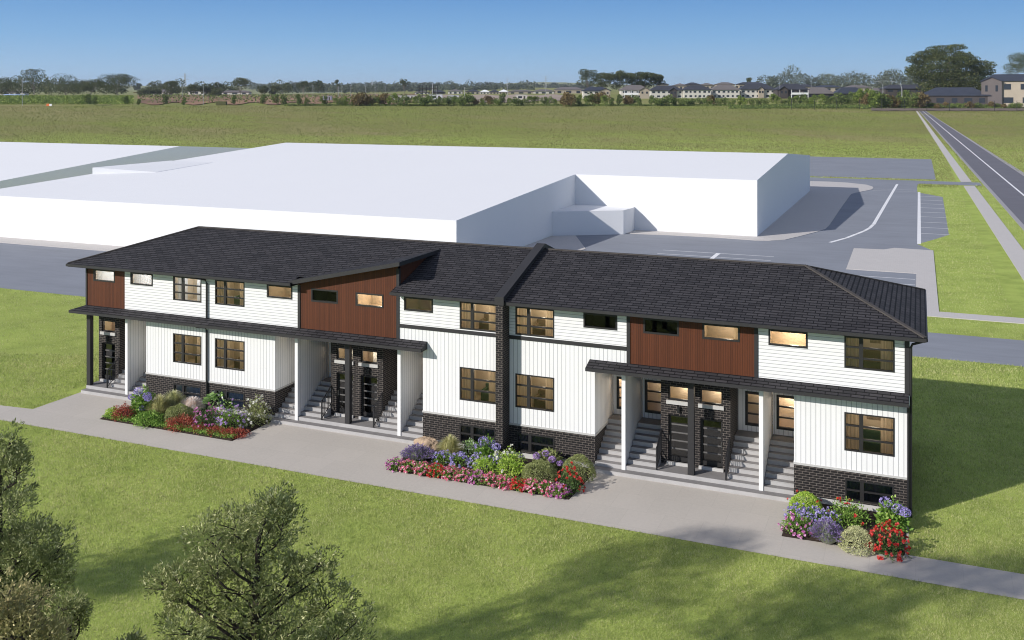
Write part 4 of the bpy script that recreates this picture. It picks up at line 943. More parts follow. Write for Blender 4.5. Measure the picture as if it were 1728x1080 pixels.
SEC = [(-99, 'in the far left scrub'), (225, 'along the bare red earth'), (470, 'below the building site'), (655, 'below the far low houses'), (880, 'left of the open gum'), (1050, 'below the cream terrace houses'), (1250, 'below the charcoal-roofed houses'), (1420, 'around the street lamps'), (1557, 'on the mulch bank')]
secn = {}
for i, (px, top, kk) in enumerate(shr):
    k = kk if kk is not None else int(rng.choice([0, 1, 2, 3, 4, 5], p=[.24, .26, .22, .08, .1, .1])); nm_, w, h, me, ds = protos[k]
    d = 458+rng.uniform(-6, 10) if px < 1470 else (440+rng.uniform(-4, 4)); x, y, z = at(px, d)
    hh = max(1.3, zpx(top, d)-z); o = bpy.data.objects.new('shrub', me); link(o); s = hh/h
    sec = [q[1] for q in SEC if q[0] <= px][-1]; secn[sec] = secn.get(sec, 0)+1
    place(o, px, d, max(s, .75)*rng.uniform(.85, 1.1), s, f'{ds} shrub, {ordinal(secn[sec])} from left {sec}', rng.uniform(0, 6.28)); tag(o, None, 'shrub', 'shrubs along the far edge of the field')
# green scrub at the far left and strips of bare earth
def strip_cloud(name, n, px0, px1, d0, d1, hmax, size, leaf, label, cat, seed):
    rng = np.random.default_rng(seed); px = rng.uniform(px0, px1, n); d = rng.uniform(d0, d1, n); a = (px-CX)/F
    x = CAMX+d*(VD[0]+a*RT[0]); y = CAMY+d*(VD[1]+a*RT[1]); lump = (np.sin(x*.11)+np.sin(y*.13+x*.05)+np.sin(x*.37+y*.21)*.6+2.6)/5.2
    z = np.interp(d, TD, TZ)+rng.random(n)*hmax*lump
    V = leaves(np.stack([x, y, z], 1), rng.normal(size=(n, 3))+np.array([0, 0, .8]), size*rng.uniform(.6, 1.4, n), size*rng.uniform(.5, 1.2, n), rng)
    return tag(cloud(name, V, 4, leaf), label, cat, kind='stuff')
strip_cloud('scrub', 26000, -60, 225, 470, 640, 1.7, .7, M['hedge2'], 'low green scrub behind the field at the far left', 'scrub', 31)
strip_cloud('scrub', 22000, 1230, 1800, 436, 456, 1.5, .5, M['hedge'], 'low dark ground plants beneath the shrubs on the right', 'scrub', 32)
strip_cloud('scrub', 5000, 235, 700, 480, 860, 1.2, .9, M['hedge'], 'scattered dark tufts growing on the bare red earth', 'scrub', 34)
strip_cloud('scrub', 9000, 480, 1240, 454, 464, .8, .5, M['hedge'], 'low dark ground plants beneath the shrubs in the middle', 'scrub', 33)
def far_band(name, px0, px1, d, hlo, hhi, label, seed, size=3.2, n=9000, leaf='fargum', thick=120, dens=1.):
    rng = np.random.default_rng(seed); V = []
    px = px0
    while px < px1:
        dd = d+rng.uniform(0, thick); x, y, z = at(px, dd); h = rng.uniform(hlo, hhi)*(1.3 if rng.random() < .15 else 1); w = h*rng.uniform(.6, 1.1)
        m_ = int(230*dens*rng.uniform(.7, 1.2)); P, dr = in_ell(m_, rng, (x, y, z+h*.58), (w*.55, w*.55, h*.45), .3)
        V.append(leaves(P, dr+rng.normal(size=P.shape), size*.7*rng.uniform(.6, 1.4, m_), size*.7*rng.uniform(.5, 1.1, m_), rng)); px += w*.42/dd*F*rng.uniform(.6, 1.4)
    return tag(cloud(name, np.concatenate(V), 4, M[leaf]), label, 'woodland', kind='stuff')
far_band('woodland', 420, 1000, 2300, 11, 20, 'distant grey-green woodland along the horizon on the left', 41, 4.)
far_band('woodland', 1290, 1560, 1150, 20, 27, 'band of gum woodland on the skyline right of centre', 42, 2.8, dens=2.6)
far_band('woodland', -60, 215, 760, 9, 14, 'dark wood behind the scrub at the far left', 43, 1.8, leaf='gum', thick=60)
far_band('woodland', 255, 400, 1000, 6, 13, 'scattered dark trees behind the bare earth', 44, 2.2, leaf='gum', thick=200)
far_band('woodland', 440, 660, 1300, 8, 15, 'tree belt behind the building site', 45, 2.6, thick=200)
far_band('woodland', 640, 900, 1500, 9, 15, 'tree belt behind the distant houses in the middle', 46, 2.8, thick=200)
def draped(name, px0, px1, d0, d1, mat_, lift, seed, nx=40, ny=8, wob=1.):
    rng = np.random.default_rng(seed); mb = MB(); q = {}
    for i in range(nx+1):
        e0 = d0*(1+.03*wob*math.sin(i*1.1+seed)); e1 = d1*(1+.05*wob*math.sin(i*.7+seed*2))
        for j in range(ny+1):
            d = e0+(e1-e0)*j/ny; x, y, z = at(px0+(px1-px0)*i/nx, d); s = (x-CAMX)*RT[0]+(y-CAMY)*RT[1]
            if d > 700: z += (d-700)*.004*(math.sin(s*.0031+1)+.7*math.sin(s*.0077+d*.001))
            q[i, j] = (x, y, z+lift)
    for i in range(nx):
        for j in range(ny): mb.face([q[i, j], q[i+1, j], q[i+1, j+1], q[i, j+1]])
    return structure(mb.build(name, mat_, smooth=True))
draped('bare_earth', 232, 700, 475, 900, M['earth'], .35, 2); draped('bare_earth', 700, 960, 500, 760, stained('pale_dug_earth', (.34, .27, .21), .95, .25, .01, .1), .35, 4)
draped('dry_grass_hill', 225, 300, 900, 1250, stained('dry_grass', (.36, .26, .17), .95, .2, .01, .1), 3., 5, 12, 4)
draped('bark_mulch', 1470, 1790, 424, 452, stained('bark_mulch', (.17, .135, .115), .95, .3, .1, 2.), .3, 6, 60, 4, .04)
# single trees
def gum(px, d, top, wpx, label, seed, zlo=.35, n=20, nl=1500, leaf='gum', size=None, flat=.6, name='gum_tree', limbs=7):
    x, y, z = at(px, d); h = zpx(top, d)-z; w = wpx/F*d; t = tree_proto(name, seed, w, h, h*zlo, n, nl, M[leaf], size or max(.5, d*.0011), M['gumbark'], label, 'tree', limbs, flat); t.location = (x, y, z-.2); return t
gum(57, 640, 119, 44, 'open-crowned gum tree beside the pole at the far left', 101, .4, 14, 900)
gum(197, 640, 128, 62, 'broad dense gum tree at the right end of the far left wood', 102, .25, 22, 1900)
gum(110, 690, 131, 70, 'rounded dark tree in the middle of the far left wood', 103, .15, 22, 1700)
gum(152, 690, 136, 44, 'rounded tree left of the broad gum tree', 104, .15, 14, 1100)
gum(20, 700, 130, 60, 'dark tree at the far left edge of the view', 105, .15, 16, 1200)
gum(290, 760, 139, 40, 'dark rounded tree under the power pylon', 106, .1, 14, 1100); gum(327, 800, 140, 22, 'small rounded tree right of the pylon', 107, .2, 10, 700); gum(346, 800, 142, 22, 'small rounded tree behind the lamp pole right of the pylon', 108, .2, 10, 700)
gum(405, 700, 134, 40, 'spreading gum tree on the bare earth, trunk showing', 109, .4, 14, 900); gum(371, 800, 140, 22, 'thin gum tree left of the spreading one', 110, .45, 8, 450)
for i, (px, top, w) in enumerate(((245, 150, 30), (262, 151, 20), (440, 146, 26), (463, 145, 20), (352, 148, 24))): gum(px, 820, top, w, ['low round tree right of the far left wood', 'second low tree right of the far left wood', 'low tree right of the spreading gum', 'low tree left of the low wide tree behind the earth', 'low tree between the pylon and the spreading gum'][i], 150+i, .1, 10, 700)
gum(366, 720, 152, 34, 'low dark bush mass behind the green container', 111, .1, 12, 900)
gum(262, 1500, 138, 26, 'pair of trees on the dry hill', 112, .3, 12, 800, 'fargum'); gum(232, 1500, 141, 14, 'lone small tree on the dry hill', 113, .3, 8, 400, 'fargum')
gum(512, 1000, 137, 34, 'loose gum tree behind the building site, left of a pair', 114, .25, 12, 700); gum(538, 1000, 136, 24, 'upright gum tree behind the building site, right of a pair', 115, .3, 10, 600); gum(476, 1050, 142, 40, 'low wide tree behind the red earth', 116, .15, 14, 900)
gum(570, 1100, 135, 12, 'ragged half-bare gum above the green slope', 117, .5, 6, 200); gum(682, 900, 134, 17, 'tall thin gum tree left of the middle of the horizon', 118, .5, 8, 350)
gum(992, 640, 119, 40, 'open gum tree at the left of the big grove', 119, .3, 16, 1300)
for i, (px, top, w) in enumerate(((1022, 124, 40), (1046, 121, 44), (1068, 122, 40), (1088, 123, 36), (1104, 125, 30))): gum(px, 660+i*6, top, w, ['leftmost tree of the dense grove, right of the open gum', 'highest tree of the dense grove', 'middle tree of the dense grove behind the grey-roofed house', 'tree right of the middle of the dense grove', 'rightmost tree of the dense grove'][i], 120+i, .3, 20, 1800)
gum(1263, 900, 130, 14, 'lone slender gum above the far roofs', 130, .55, 7, 260)
# big trees on the right, built with hand-set tiers
def biggum():
    d = 500.; px = 1592; x, y, z = at(px, d); k = d/F; rng = np.random.default_rng(5); t = thing('gum_tree', 'huge spreading gum tree above the low grey house on the right', 'tree', (x, y, z)); V = []; cl = []
    for (cx_, cy_, rx, ry) in ((1585, 82, 18, 5), (1612, 80, 16, 5), (1570, 92, 24, 7), (1600, 94, 34, 8), (1556, 100, 20, 8), (1590, 106, 44, 10), (1548, 118, 16, 9), (1575, 122, 36, 12), (1625, 102, 24, 9), (1625, 118, 30, 11), (1652, 110, 22, 7), (1660, 120, 14, 7), (1600, 134, 44, 13), (1640, 132, 36, 12), (1580, 146, 30, 12), (1620, 148, 40, 10)):
        for q in (-1, 1):
            s = (cx_-px)*k; dd = q*rng.uniform(.1, .8)*rx*k; cl.append((s*RT[0]+dd*VD[0], s*RT[1]+dd*VD[1], zpx(cy_, d)-z, rx*k, rx*k*.8, ry*k))
    o = bpy.data.objects.new('crown', crown_mesh('crown', cl, 36000, M['gum'], .66, 9)); link(o, t)
    mb = MB(); mb.tube([(0, 0, -1), (.4, 0, 5), (-.5, .3, 11)], .8, 9, .4)
    for c in cl[::2]: mb.tube([(0, 0, 5.5), (c[0]*.5, c[1]*.5, (c[2]+6)*.52), c[:3]], .28, 6, .08)
    mb.build('trunk', M['gumbark'], t, local=True)
biggum()
gum(1722, 540, 92, 60, 'tall dark tree behind the big house at the right edge', 140, .15, 26, 2400); gum(1688, 540, 128, 34, 'lower tree between the huge gum and the right-edge tree', 141, .15, 14, 900)
# ---- houses
M['hroof'] = stained('charcoal_tile_roof', (.046, .049, .062), .7, .15, .3, 4.); M['hroof2'] = stained('grey_tile_roof', (.15, .135, .13), .75, .12, .3, 4.); M['hroof3'] = stained('blue_tile_roof', (.040, .047, .066), .6, .15, .3, 4.)
M['hwhite'] = stained('cream_render', (.62, .59, .53), .85, .06, .3, 3.); M['hgrey'] = stained('taupe_brick', (.072, .062, .060), .85, .12, .3, 4.); M['hbeige'] = stained('beige_brick', (.42, .36, .28), .85, .1, .3, 4.)
M['hwin'] = newmat('far_window', (.03, .035, .045), .2, .6)
def hiproof(mb, x0, x1, y0, y1, z0, h, ov=.6):
    x0 -= ov; x1 += ov; y0 -= ov; y1 += ov; w = min(x1-x0, y1-y0)/2
    if x1-x0 >= y1-y0: a, b = (x0+w, (y0+y1)/2, z0+h), (x1-w, (y0+y1)/2, z0+h); c = [(x0, y0, z0), (x1, y0, z0), (x1, y1, z0), (x0, y1, z0)]; fs = [[c[0], c[1], b, a], [c[1], c[2], b], [c[2], c[3], a, b], [c[3], c[0], a]]
    else: a, b = ((x0+x1)/2, y0+w, z0+h), ((x0+x1)/2, y1-w, z0+h); c = [(x0, y0, z0), (x1, y0, z0), (x1, y1, z0), (x0, y1, z0)]; fs = [[c[0], c[1], a], [c[1], c[2], b, a], [c[2], c[3], b], [c[3], c[0], a, b]]
    for f in fs: mb.face(f)
    lo = [(p[0], p[1], z0-.25) for p in c]
    for i in range(4): mb.face([lo[i], lo[(i+1) % 4], c[(i+1) % 4], c[i]])
    mb.face(lo[::-1])
def house(px0, px1, d, eave, top, roofm, wallm, label, gable=None, balcony=False, storeys=2, name='house', dep=9., wins=4, face=False):
    pxm = (px0+px1)/2; x, y, z = at(pxm, d); w = (px1-px0)/F*d; ez = zpx(eave, d)-z; rh = zpx(top, d)-zpx(eave, d)
    t = thing(name, label, 'house', (x, y, z-.3), YAW-(math.atan((pxm-CX)/F) if face else 0)); ORG[t.name] = Vector((0, 0, 0)); W = w/2
    mb = MB(); mb.box(-W, W, 0, dep, 0, ez); mb.build('wall', M[wallm], t, local=True)
    mb = MB(); hiproof(mb, -W, W, 0, dep, ez+.25, rh); r = mb.build('roof', M[roofm], t, local=True)
    sh = ez/storeys
    for s in range(storeys):
        for i in range(wins):
            c = -W+(i+.5)*w/wins+.2*math.sin(i*5+s*3+px0); hw = w/wins*(.28 if (i+s) % 2 else .20); zz = sh*s+sh*.38
            mb = MB(); mb.box(c-hw, c+hw, -.07, .03, zz, zz+sh*.42); mb.build('window', M['hwin'], t, local=True)
    if gable:
        g0, g1 = (-W+w*gable[0], -W+w*gable[1]); gm = (g0+g1)/2; gh = rh*.55
        mb = MB(); mb.box(g0, g1, -1.4, -.02, 0, ez); mb.face([(g0, -1.4, ez), (g1, -1.4, ez), (gm, -1.4, ez+gh)]); mb.build('gable_wall', M[gable[2]], t, local=True)
        mb = MB(); o = .5
        for a, b in ((g0-o, gm), (g1+o, gm)):
            za = ez-.2; q = [(a, -1.9, za), (b, -1.9, ez+gh+.15), (b, 3., ez+gh+.15), (a, 3., za)]; mb.prism(q if a < b else q[::-1], [(p[0], p[1], p[2]+.22) for p in (q if a < b else q[::-1])])
        mb.build('gable_roof', M[roofm], t, local=True)
        for q in (-.25, .25):
            mb = MB(); c = gm+q*(g1-g0); mb.box(c-.5, c+.5, -1.47, -1.38, ez*.62, ez*.85); mb.build('window', M['hwin'], t, local=True)
    if balcony:
        b0, b1 = (-W+w*balcony[0], -W+w*balcony[1]); mb = MB(); mb.box(b0, b1, -1.6, -.02, sh-.15, sh+.1); mb.box(b0, b1, -1.6, -1.5, sh+.1, sh+1.05)
        for c in (b0+.2, (b0+b1)/2, b1-.2): mb.box(c-.18, c+.18, -1.58, -1.25, 0, sh-.15); mb.box(c-.12, c+.12, -1.58, -1.3, sh+1.05, ez)
        mb.build('balcony', M['white'], t, local=True)
    return t
house(984, 1030, 570, 152.5, 146, 'hroof3', 'hwhite', 'two-storey cream house with blue-black roof in front of the open gum', (.62, .98, 'hbeige'), wins=5)
house(1048, 1096, 560, 151.5, 143, 'hroof2', 'hwhite', 'two-storey house with grey pyramid roof and white balcony, before the grove', (.66, .98, 'hbeige'), (.1, .6))
house(1098, 1152, 580, 152, 144, 'hroof', 'hwhite', 'cream two-storey house right of the grey pyramid roof', (.6, .8, 'hgrey'), wins=6)
house(1154, 1200, 578, 151, 143.5, 'hroof', 'hwhite', 'white two-storey house with charcoal hip roof and dark corner windows', None, wins=6)
house(1202, 1248, 585, 151, 142.5, 'hroof2', 'hwhite', 'white two-storey house with taupe hip roof in the middle of the terrace', None, wins=6)
house(1250, 1308, 590, 150.5, 141.5, 'hroof', 'hwhite', 'long white two-storey house with charcoal roof and small beige gable', (.5, .66, 'hbeige'), wins=7)
house(1312, 1364, 560, 150.5, 141, 'hroof', 'hgrey', 'charcoal-roofed house with grey gable and white balcony posts', (.05, .32, 'hgrey'), (.42, .98), wins=5)
house(1360, 1408, 575, 157.5, 147, 'hroof2', 'hgrey', 'single-storey house with taupe roof beside the grey-gabled house', None, storeys=1, wins=4)
house(1412, 1462, 570, 157.5, 147, 'hroof3', 'hgrey', 'single-storey house with blue-grey roof left of the street lamps', None, storeys=1, wins=4)
house(1468, 1520, 580, 156, 148, 'hroof2', 'hgrey', 'single-storey house with grey roof behind the curved street lamp', None, storeys=1, wins=4)
house(1494, 1572, 560, 149, 142.5, 'hroof', 'hgrey', 'dark-roofed house just left of the huge gum', None, wins=5)
house(1556, 1664, 455, 160.5, 147, 'hroof3', 'hgrey', 'long low grey house with blue-black hip roof under the huge gum', None, storeys=1, wins=5, dep=14, face=True)
M['htaupe'] = stained('taupe_render', (.15, .13, .125), .85, .1, .3, 3.)
house(1662, 1770, 445, 136, 124.5, 'hroof3', 'hbeige', 'large two-storey taupe and cream house at the right edge', (.0, .29, 'htaupe'), wins=4, dep=10, face=True)
rl = ['tiny roof above the terrace, by the right end of the grove', 'tiny dark roof above the cream house', 'tiny charcoal peak above the terrace', 'tiny reddish roof above the terrace', 'tiny taupe roof above the middle of the terrace', 'tiny dark roof behind the long white house', 'tiny roof behind the grey-gabled house', 'tiny roof behind the taupe single-storey house', 'tiny roof left of the street lamps']
for i, (a, b, e, tp, rm) in enumerate(((1112, 1128, 142, 139, 'hroof'), (1138, 1160, 144, 140.5, 'hroof2'), (1158, 1182, 142.5, 138.8, 'hroof'), (1182, 1206, 143.5, 140, 'hroof2'), (1210, 1240, 142, 138.5, 'hroof2'), (1246, 1292, 142, 138.3, 'hroof'), (1345, 1375, 146, 142, 'hroof'), (1378, 1420, 147, 143.5, 'hroof3'), (1430, 1470, 147.5, 143.5, 'hroof2'))): house(a, b, 760, e, tp, M and rm, 'hbeige', rl[i], None, wins=3)
ml = ['far low house with pale roof left of the middle', 'far low house with grey roof, second of the middle row', 'far house with white pyramid roof, left one', 'far low house between the two white pyramid roofs', 'far house with white pyramid roof, right one', 'far low house right of the white pyramid roofs', 'far brown-roofed house left of the open gum', 'far taupe-roofed house beside the open gum', 'far low pale house beside the steel pole', 'far dark house near the scaffold']
for i, (a, b, e, tp, rm, wm) in enumerate(((756, 780, 153.5, 150.5, 'hroof2', 'hwhite'), (786, 810, 154, 150.8, 'hroof', 'hbeige'), (810, 826, 154.5, 151, 'white', 'hwhite'), (826, 842, 154.5, 151, 'hroof', 'hbeige'), (842, 858, 154.5, 150.6, 'white', 'hbeige'), (858, 900, 154, 151.5, 'hroof2', 'hbeige'), (900, 935, 153.5, 150.5, 'hroof2', 'hwhite'), (936, 984, 151, 146.5, 'hroof2', 'hbeige'), (700, 722, 155.5, 152.5, 'hroof2', 'hwhite'), (728, 750, 155, 151.5, 'hroof', 'hgrey'))): house(a, b, 900, e, tp, rm, wm, ml[i], None, storeys=1, wins=3, dep=12)
# far left building site sheds
for a, b, e, tp, lab in ((-20, 40, 156, 152.5, 'white-roofed shed at the far left edge'), (256, 285, 155, 151, 'grey shed below the dry hill'), (318, 345, 153.5, 151.5, 'pale low shed right of the pylon'), (372, 420, 155, 152.5, 'long pale shed behind the spreading gum')): house(a, b, 880, e, tp, 'hroof2', 'hwhite', lab, None, storeys=1, name='shed', wins=3)
# blue tarp-like stockpile, container, barrier, poles
x, y, z = at(27, 650); mb = MB(); mb.prism([(-9, -3, 0), (9, -3, 0), (9, 3, 0), (-9, 3, 0)], [(-7, -1, 2.0), (7, -1, 1.6), (7, 1, 1.6), (-7, 1, 2.0)]); o = mb.build('covered_stockpile', stained('blue_cover', (.30, .40, .58), .5, .3, .2, 1.)); o.location = (x, y, z); o.rotation_euler = (0, 0, YAW); tag(o, 'stockpile under a bright blue cover at the far left', 'stockpile')
x, y, z = at(372.5, 462); t = thing('shipping_container', 'olive green container standing at the field edge', 'container', (x, y, z), YAW); mb = MB(); mb.box(-2.4, 2.4, 0, 2.2, .1, 1.9); mb.build('body', stained('olive_paint', (.10, .105, .04), .6, .15, .5, 3.), t, local=True)
mb = MB()
for k in range(12): mb.box(-2.35+k*.4, -2.2+k*.4, -.05, -.002, .15, 1.85)
mb.build('ribs', stained('olive_rib', (.13, .135, .05), .6), t, local=True)
x, y, z = at(83, 455); t = thing('road_barrier', 'orange and white barrier at the field edge on the left', 'barrier', (x, y, z), YAW)
mb = MB(); mb.prism([(-1.2, -.3, 0), (.1, -.3, 0), (.1, .3, 0), (-1.2, .3, 0)], [(-1.2, -.1, 1.1), (.1, -.1, 1.1), (.1, .1, 1.1), (-1.2, .1, 1.1)]); mb.build('orange_block', newmat('orange_plastic', (.75, .16, .03), .5), t, local=True)
mb = MB(); mb.prism([(.15, -.3, 0), (1.2, -.3, 0), (1.2, .3, 0), (.15, .3, 0)], [(.15, -.1, 1.0), (1.2, -.1, 1.0), (1.2, .1, 1.0), (.15, .1, 1.0)]); mb.build('white_block', M['white'], t, local=True)
M['steel'] = newmat('galvanised_steel', (.42, .43, .43), .5, .5)
def pole(px, d, top, label, arm=0., name='light_pole', r=.13):
    x, y, z = at(px, d); h = zpx(top, d)-z; t = thing(name, label, 'pole', (x, y, z-.2), YAW); mb = MB()
    if arm:
        L = abs(arm); s = 1 if arm > 0 else -1; pts = [(0, 0, 0), (0, 0, h*.72), (s*L*.06, 0, h*.86), (s*L*.25, 0, h*.96), (s*L*.6, 0, h), (s*L, 0, h)]; mb.tube(pts, r, 6, r*.5); mb.build('pole', M['steel'], t, local=True)
        mb = MB(); mb.box(min(s*L, s*(L+.9)), max(s*L, s*(L+.9)), -.18, .18, h-.12, h+.08); mb.build('lamp_head', M['steel'], t, local=True)
    else:
        mb.tube([(0, 0, 0), (0, 0, h)], r, 6, r*.6); mb.build('pole', M['steel'], t, local=True)
        mb = MB(); mb.box(-.5, .5, -.12, .12, h-.1, h+.1); mb.build('lamp_head', M['steel'], t, local=True)
pole(37.5, 455, 134.5, 'tall grey pole at the far left field edge'); pole(343, 470, 139, 'tall grey pole left of the green container'); pole(1522, 441, 136, 'curved-arm street lamp left of the huge gum', -9.5, 'street_lamp', .17); pole(1490, 470, 137, 'curved-arm street lamp behind the shrubs, left of the nearer one', -3.5, 'street_lamp')
pole(307.5, 620, 146, 'thin pole below the power pylon'); pole(1505, 600, 132, 'white mast behind the dark-roofed house', name='mast'); pole(1316, 560, 136, 'white post at the charcoal-roofed house', name='mast'); pole(730, 560, 141, 'thick white pole by the scaffolded house', r=.25, name='mast'); pole(856, 640, 143, 'white pole between the white pyramid roof and its neighbour', r=.2); pole(784, 620, 147, 'white pole left of the white pyramid roofs', r=.18)
for i, (px, top) in enumerate(((528, 143), (571, 146), (577, 146), (592, 144), (617, 145), (633, 147), (650, 146), (737, 145), (1369, 137), (1219, 143), (1342, 150), (921, 143))): pole(px, 640, top, ['thin pole in front of the loose gum pair', 'left pole of a close pair on the green slope', 'right pole of a close pair on the green slope', 'thin pole just right of the close pair', 'thin pole midway along the building site', 'thin pole right of the middle of the building site', 'thin pole at the right end of the building site', 'thin pole beside the thick white one', 'thin lamp pole above the taupe single-storey house', 'thin pole among the white terrace houses', 'short thin pole before the white balcony posts', 'thin pole on the pale earth left of the grove'][i], r=.13)
def pylon(px, d, top, label, w=3.2):
    x, y, z = at(px, d); h = zpx(top, d)-z; t = thing('power_pylon', label, 'pylon', (x, y, z), YAW); mb = MB()
    for sx in (-1, 1):
        for sy in (-1, 1): mb.tube([(sx*w, sy*w, 0), (sx*w*.35, sy*w*.35, h*.6), (sx*.4, sy*.4, h)], .22, 4, .15)
    n = 9
    for i in range(n):
        z0, z1 = h*i/n, h*(i+1)/n; f = lambda q: w*(1-.65*min(1, q/(h*.6))) if q < h*.6 else max(.4, w*.35*(1-(q-h*.6)/(h*.5)))
        for sy in (-1, 1): mb.tube([(-f(z0), sy*f(z0), z0), (f(z1), sy*f(z1), z1)], .12, 4); mb.tube([(f(z0), sy*f(z0), z0), (-f(z1), sy*f(z1), z1)], .12, 4)
    mb.build('lattice', M['steel'], t, local=True)
    mb = MB()
    for q, L in ((.68, 5.5), (.82, 6.5), (.96, 5.)): mb.tube([(-L, 0, h*q+.6), (0, 0, h*q), (L, 0, h*q+.6)], .2, 4)
    mb.build('cross_arms', M['steel'], t, local=True)
pylon(312, 1400, 124, 'lattice power pylon left of the middle, the nearest'); pylon(628, 2300, 135, 'faint far pylon above the building site'); pylon(856, 2300, 131, 'faint far pylon above the white pyramid roofs'); pylon(921, 2000, 128, 'faint far pylon left of the open gum')
# scaffold frame house in the middle
x, y, z = at(722, 540); t = thing('scaffold', 'dark scaffold frame behind the shrubs in the middle', 'scaffold', (x, y, z), YAW); mb = MB()
for i in range(6):
    for j in (0, 3.): mb.tube([(-5+i*2., j, 0), (-5+i*2., j, 8)], .1, 5)
for q in (2.2, 4.2, 6.2, 8.): mb.tube([(-5, 0, q), (5, 0, q)], .09, 5); mb.tube([(-5, 3, q), (5, 3, q)], .09, 5)
mb.build('poles', M['pipe'], t, local=True); mb = MB()
for q in (2.1, 4.1, 6.1): mb.box(-5, 5, .2, 2.8, q-.1, q)
mb.build('decks', stained('scaffold_plank', (.30, .24, .17), .9), t, local=True)
for i, (px, w, h, c) in enumerate(((735, 7, 3.2, (.62, .63, .66)), (690, 6, 2.8, (.6, .58, .55)), (765, 5.5, 2.8, (.66, .66, .7)), (668, 6, 2.6, (.5, .48, .45)), (880, 6, 3., (.6, .56, .5)), (552, 4.5, 2.4, (.36, .34, .42)))):
    x, y, z = at(px, 520); t = thing('site_cabin', ['white site cabin in front of the thick white pole', 'pale site cabin left of the scaffold', 'bluish white site cabin right of the thick white pole', 'grey site cabin left of the scaffold, the farther left one', 'beige site cabin on the pale earth, far right of the site', 'small grey-violet cabin among the left shrubs'][i], 'cabin', (x, y, z), YAW); mb = MB(); mb.box(-w/2, w/2, 0, 2.6, .1, h); mb.build('wall', stained('cabin_paint', c, .6, .08), t, local=True)
    mb = MB(); mb.box(-w/2-.15, w/2+.15, -.15, 2.75, h, h+.18); mb.build('roof', M['steel'], t, local=True)
    mb = MB(); mb.box(-w*.3, w*.05, -.05, -.002, h*.45, h*.8); mb.build('window', M['hwin'], t, local=True); mb = MB(); mb.box(w*.18, w*.34, -.05, -.002, .12, h*.82); mb.build('door', M['hgrey'], t, local=True)
# post and wire fence on the right field edge
t = thing('wire_fence', 'black post and wire fence along the mulch bank at the right', 'fence', at(1600, 424)[:2]+(zt(424),), 0); fo = Vector(t.location); pts = []
for px in list(range(1336, 1760, 38)):
    x, y, z = at(px, 432 if px < 1550 else 424); b = Vector((x, y, z))-fo; pts.append(b); mb = MB(); mb.tube([b-Vector((0, 0, .3)), b+Vector((0, 0, 4.6))], .11, 6); mb.build('post', M['pipe'], t, local=True)
mb = MB()
for q in (1.2, 2.4, 3.6, 4.5): mb.tube([p+Vector((0, 0, q)) for p in pts], .025, 4)
mb.build('wire', M['pipe'], t, local=True)

# ------------------------------------------------------------------ air
mb = MB(); mb.box(-9800, 9800, -2500, 9900, -1.5, 175); hz = mb.build('haze', M['trim']); hm = bpy.data.materials.new('thin_haze'); hm.use_nodes = True; ht = hm.node_tree; ht.nodes.clear()
ho = ht.nodes.new('ShaderNodeOutputMaterial'); hv = ht.nodes.new('ShaderNodeVolumePrincipled'); hv.inputs['Color'].default_value = (.80, .88, 1., 1); hv.inputs['Density'].default_value = .00008; hv.inputs['Anisotropy'].default_value = .2; ht.links.new(hv.outputs[0], ho.inputs[1])
hz.data.materials.clear(); hz.data.materials.append(hm); hz['kind'] = 'stuff'; hz['label'] = 'thin blue haze over the far fields'; hz['category'] = 'haze'
# ------------------------------------------------------------------ light, sky, camera
SUNV = Vector((-.62, -.785, 0)).normalized(); EL = R(27.4)
w = bpy.data.worlds.new('World'); sc.world = w; w.use_nodes = True; nt = w.node_tree; bg = nt.nodes['Background']
sky = nt.nodes.new('ShaderNodeTexSky'); sky.sky_type = 'NISHITA'; sky.sun_disc = False; sky.sun_elevation = EL; sky.sun_rotation = math.atan2(SUNV.x, SUNV.y); sky.altitude = 50; sky.air_density = 1.1; sky.dust_density = .4; sky.ozone_density = 2.5
tc = nt.nodes.new('ShaderNodeTexCoord'); sx = nt.nodes.new('ShaderNodeSeparateXYZ'); nt.links.new(tc.outputs['Generated'], sx.inputs[0])
rp = nt.nodes.new('ShaderNodeValToRGB'); SK = .11
def skycol(r, g_, b): return tuple((((c/255+.055)/1.055)**2.4 if c > 10 else c/3294.)/SK/1.19 for c in (r, g_, b))+(1,)
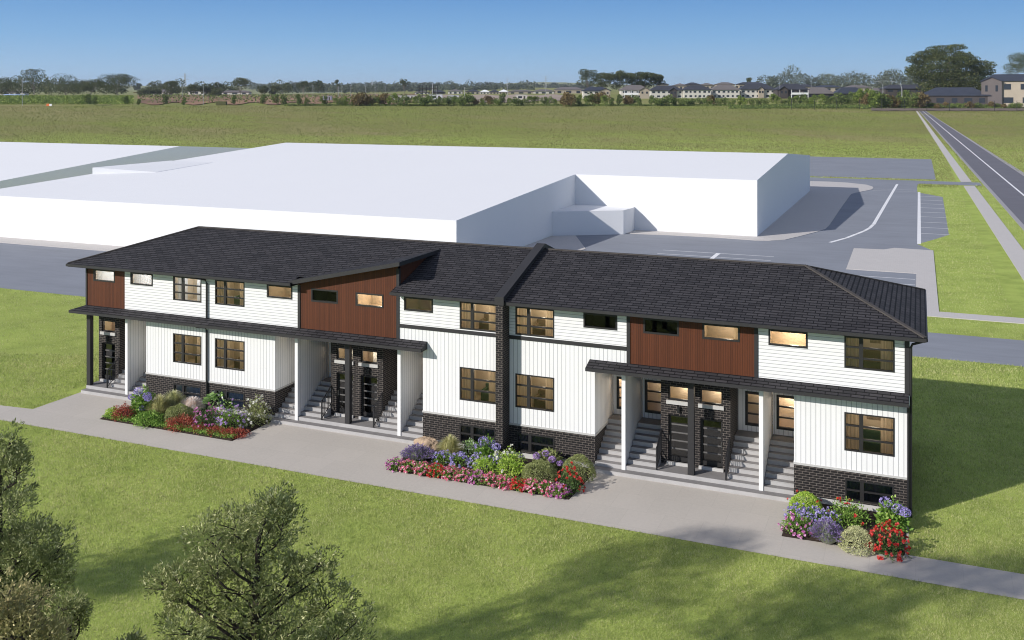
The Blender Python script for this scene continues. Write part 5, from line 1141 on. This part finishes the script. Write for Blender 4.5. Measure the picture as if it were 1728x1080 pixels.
el = rp.color_ramp.elements; el[0].position = 0.; el[0].color = skycol(178, 208, 232); el[1].position = 1.; el[1].color = skycol(160, 163, 184)
for q, c in ((.022, (162, 201, 234)), (.06, (130, 180, 226)), (.105, (100, 154, 213)), (.16, (114, 156, 210)), (.35, (150, 159, 186))): e = el.new(q); e.color = skycol(*c)
nt.links.new(sx.outputs[2], rp.inputs[0])
mr = nt.nodes.new('ShaderNodeMapRange'); mr.inputs[1].default_value = .12; mr.inputs[2].default_value = .5; mr.inputs[3].default_value = 0.; mr.inputs[4].default_value = .35; nt.links.new(sx.outputs[2], mr.inputs[0])
mx = nt.nodes.new('ShaderNodeMix'); mx.data_type = 'RGBA'; nt.links.new(mr.outputs[0], mx.inputs[0]); nt.links.new(rp.outputs[0], mx.inputs[6]); nt.links.new(sky.outputs[0], mx.inputs[7])
nt.links.new(mx.outputs[2], bg.inputs[0]); bg.inputs[1].default_value = SK
l = bpy.data.lights.new('sun', 'SUN'); l.energy = 4.0; l.angle = R(.55); l.color = (1., .95, .90); so = bpy.data.objects.new('sun', l); COL.objects.link(so)
so.rotation_euler = Vector((-SUNV.x*math.cos(EL), -SUNV.y*math.cos(EL), -math.sin(EL))).to_track_quat('-Z', 'Y').to_euler(); so.location = (-60, -60, 60)
cam = bpy.data.cameras.new('camera'); co = bpy.data.objects.new('camera', cam); COL.objects.link(co); co.location = (CAMX, CAMY, CH); co.rotation_euler = (R(90), 0, YAW)
cam.sensor_width = 36; cam.lens = F/1728*36; cam.shift_y = -(540-HY)/1728; cam.clip_end = 20000; cam.clip_start = .5; sc.camera = co
vs = sc.view_settings; sc.display_settings.display_device = 'sRGB'; vs.view_transform = 'Standard'; vs.look = 'None'; vs.exposure = .25; vs.gamma = 1; vs.use_curve_mapping = False
sc.cycles.use_denoising = True; sc.cycles.filter_width = 1.05; sc.cycles.volume_bounces = 0; sc.cycles.max_bounces = 6; sc.cycles.transparent_max_bounces = 12; sc.cycles.caustics_reflective = False; sc.cycles.caustics_refractive = False; sc.cycles.sample_clamp_indirect = 4.
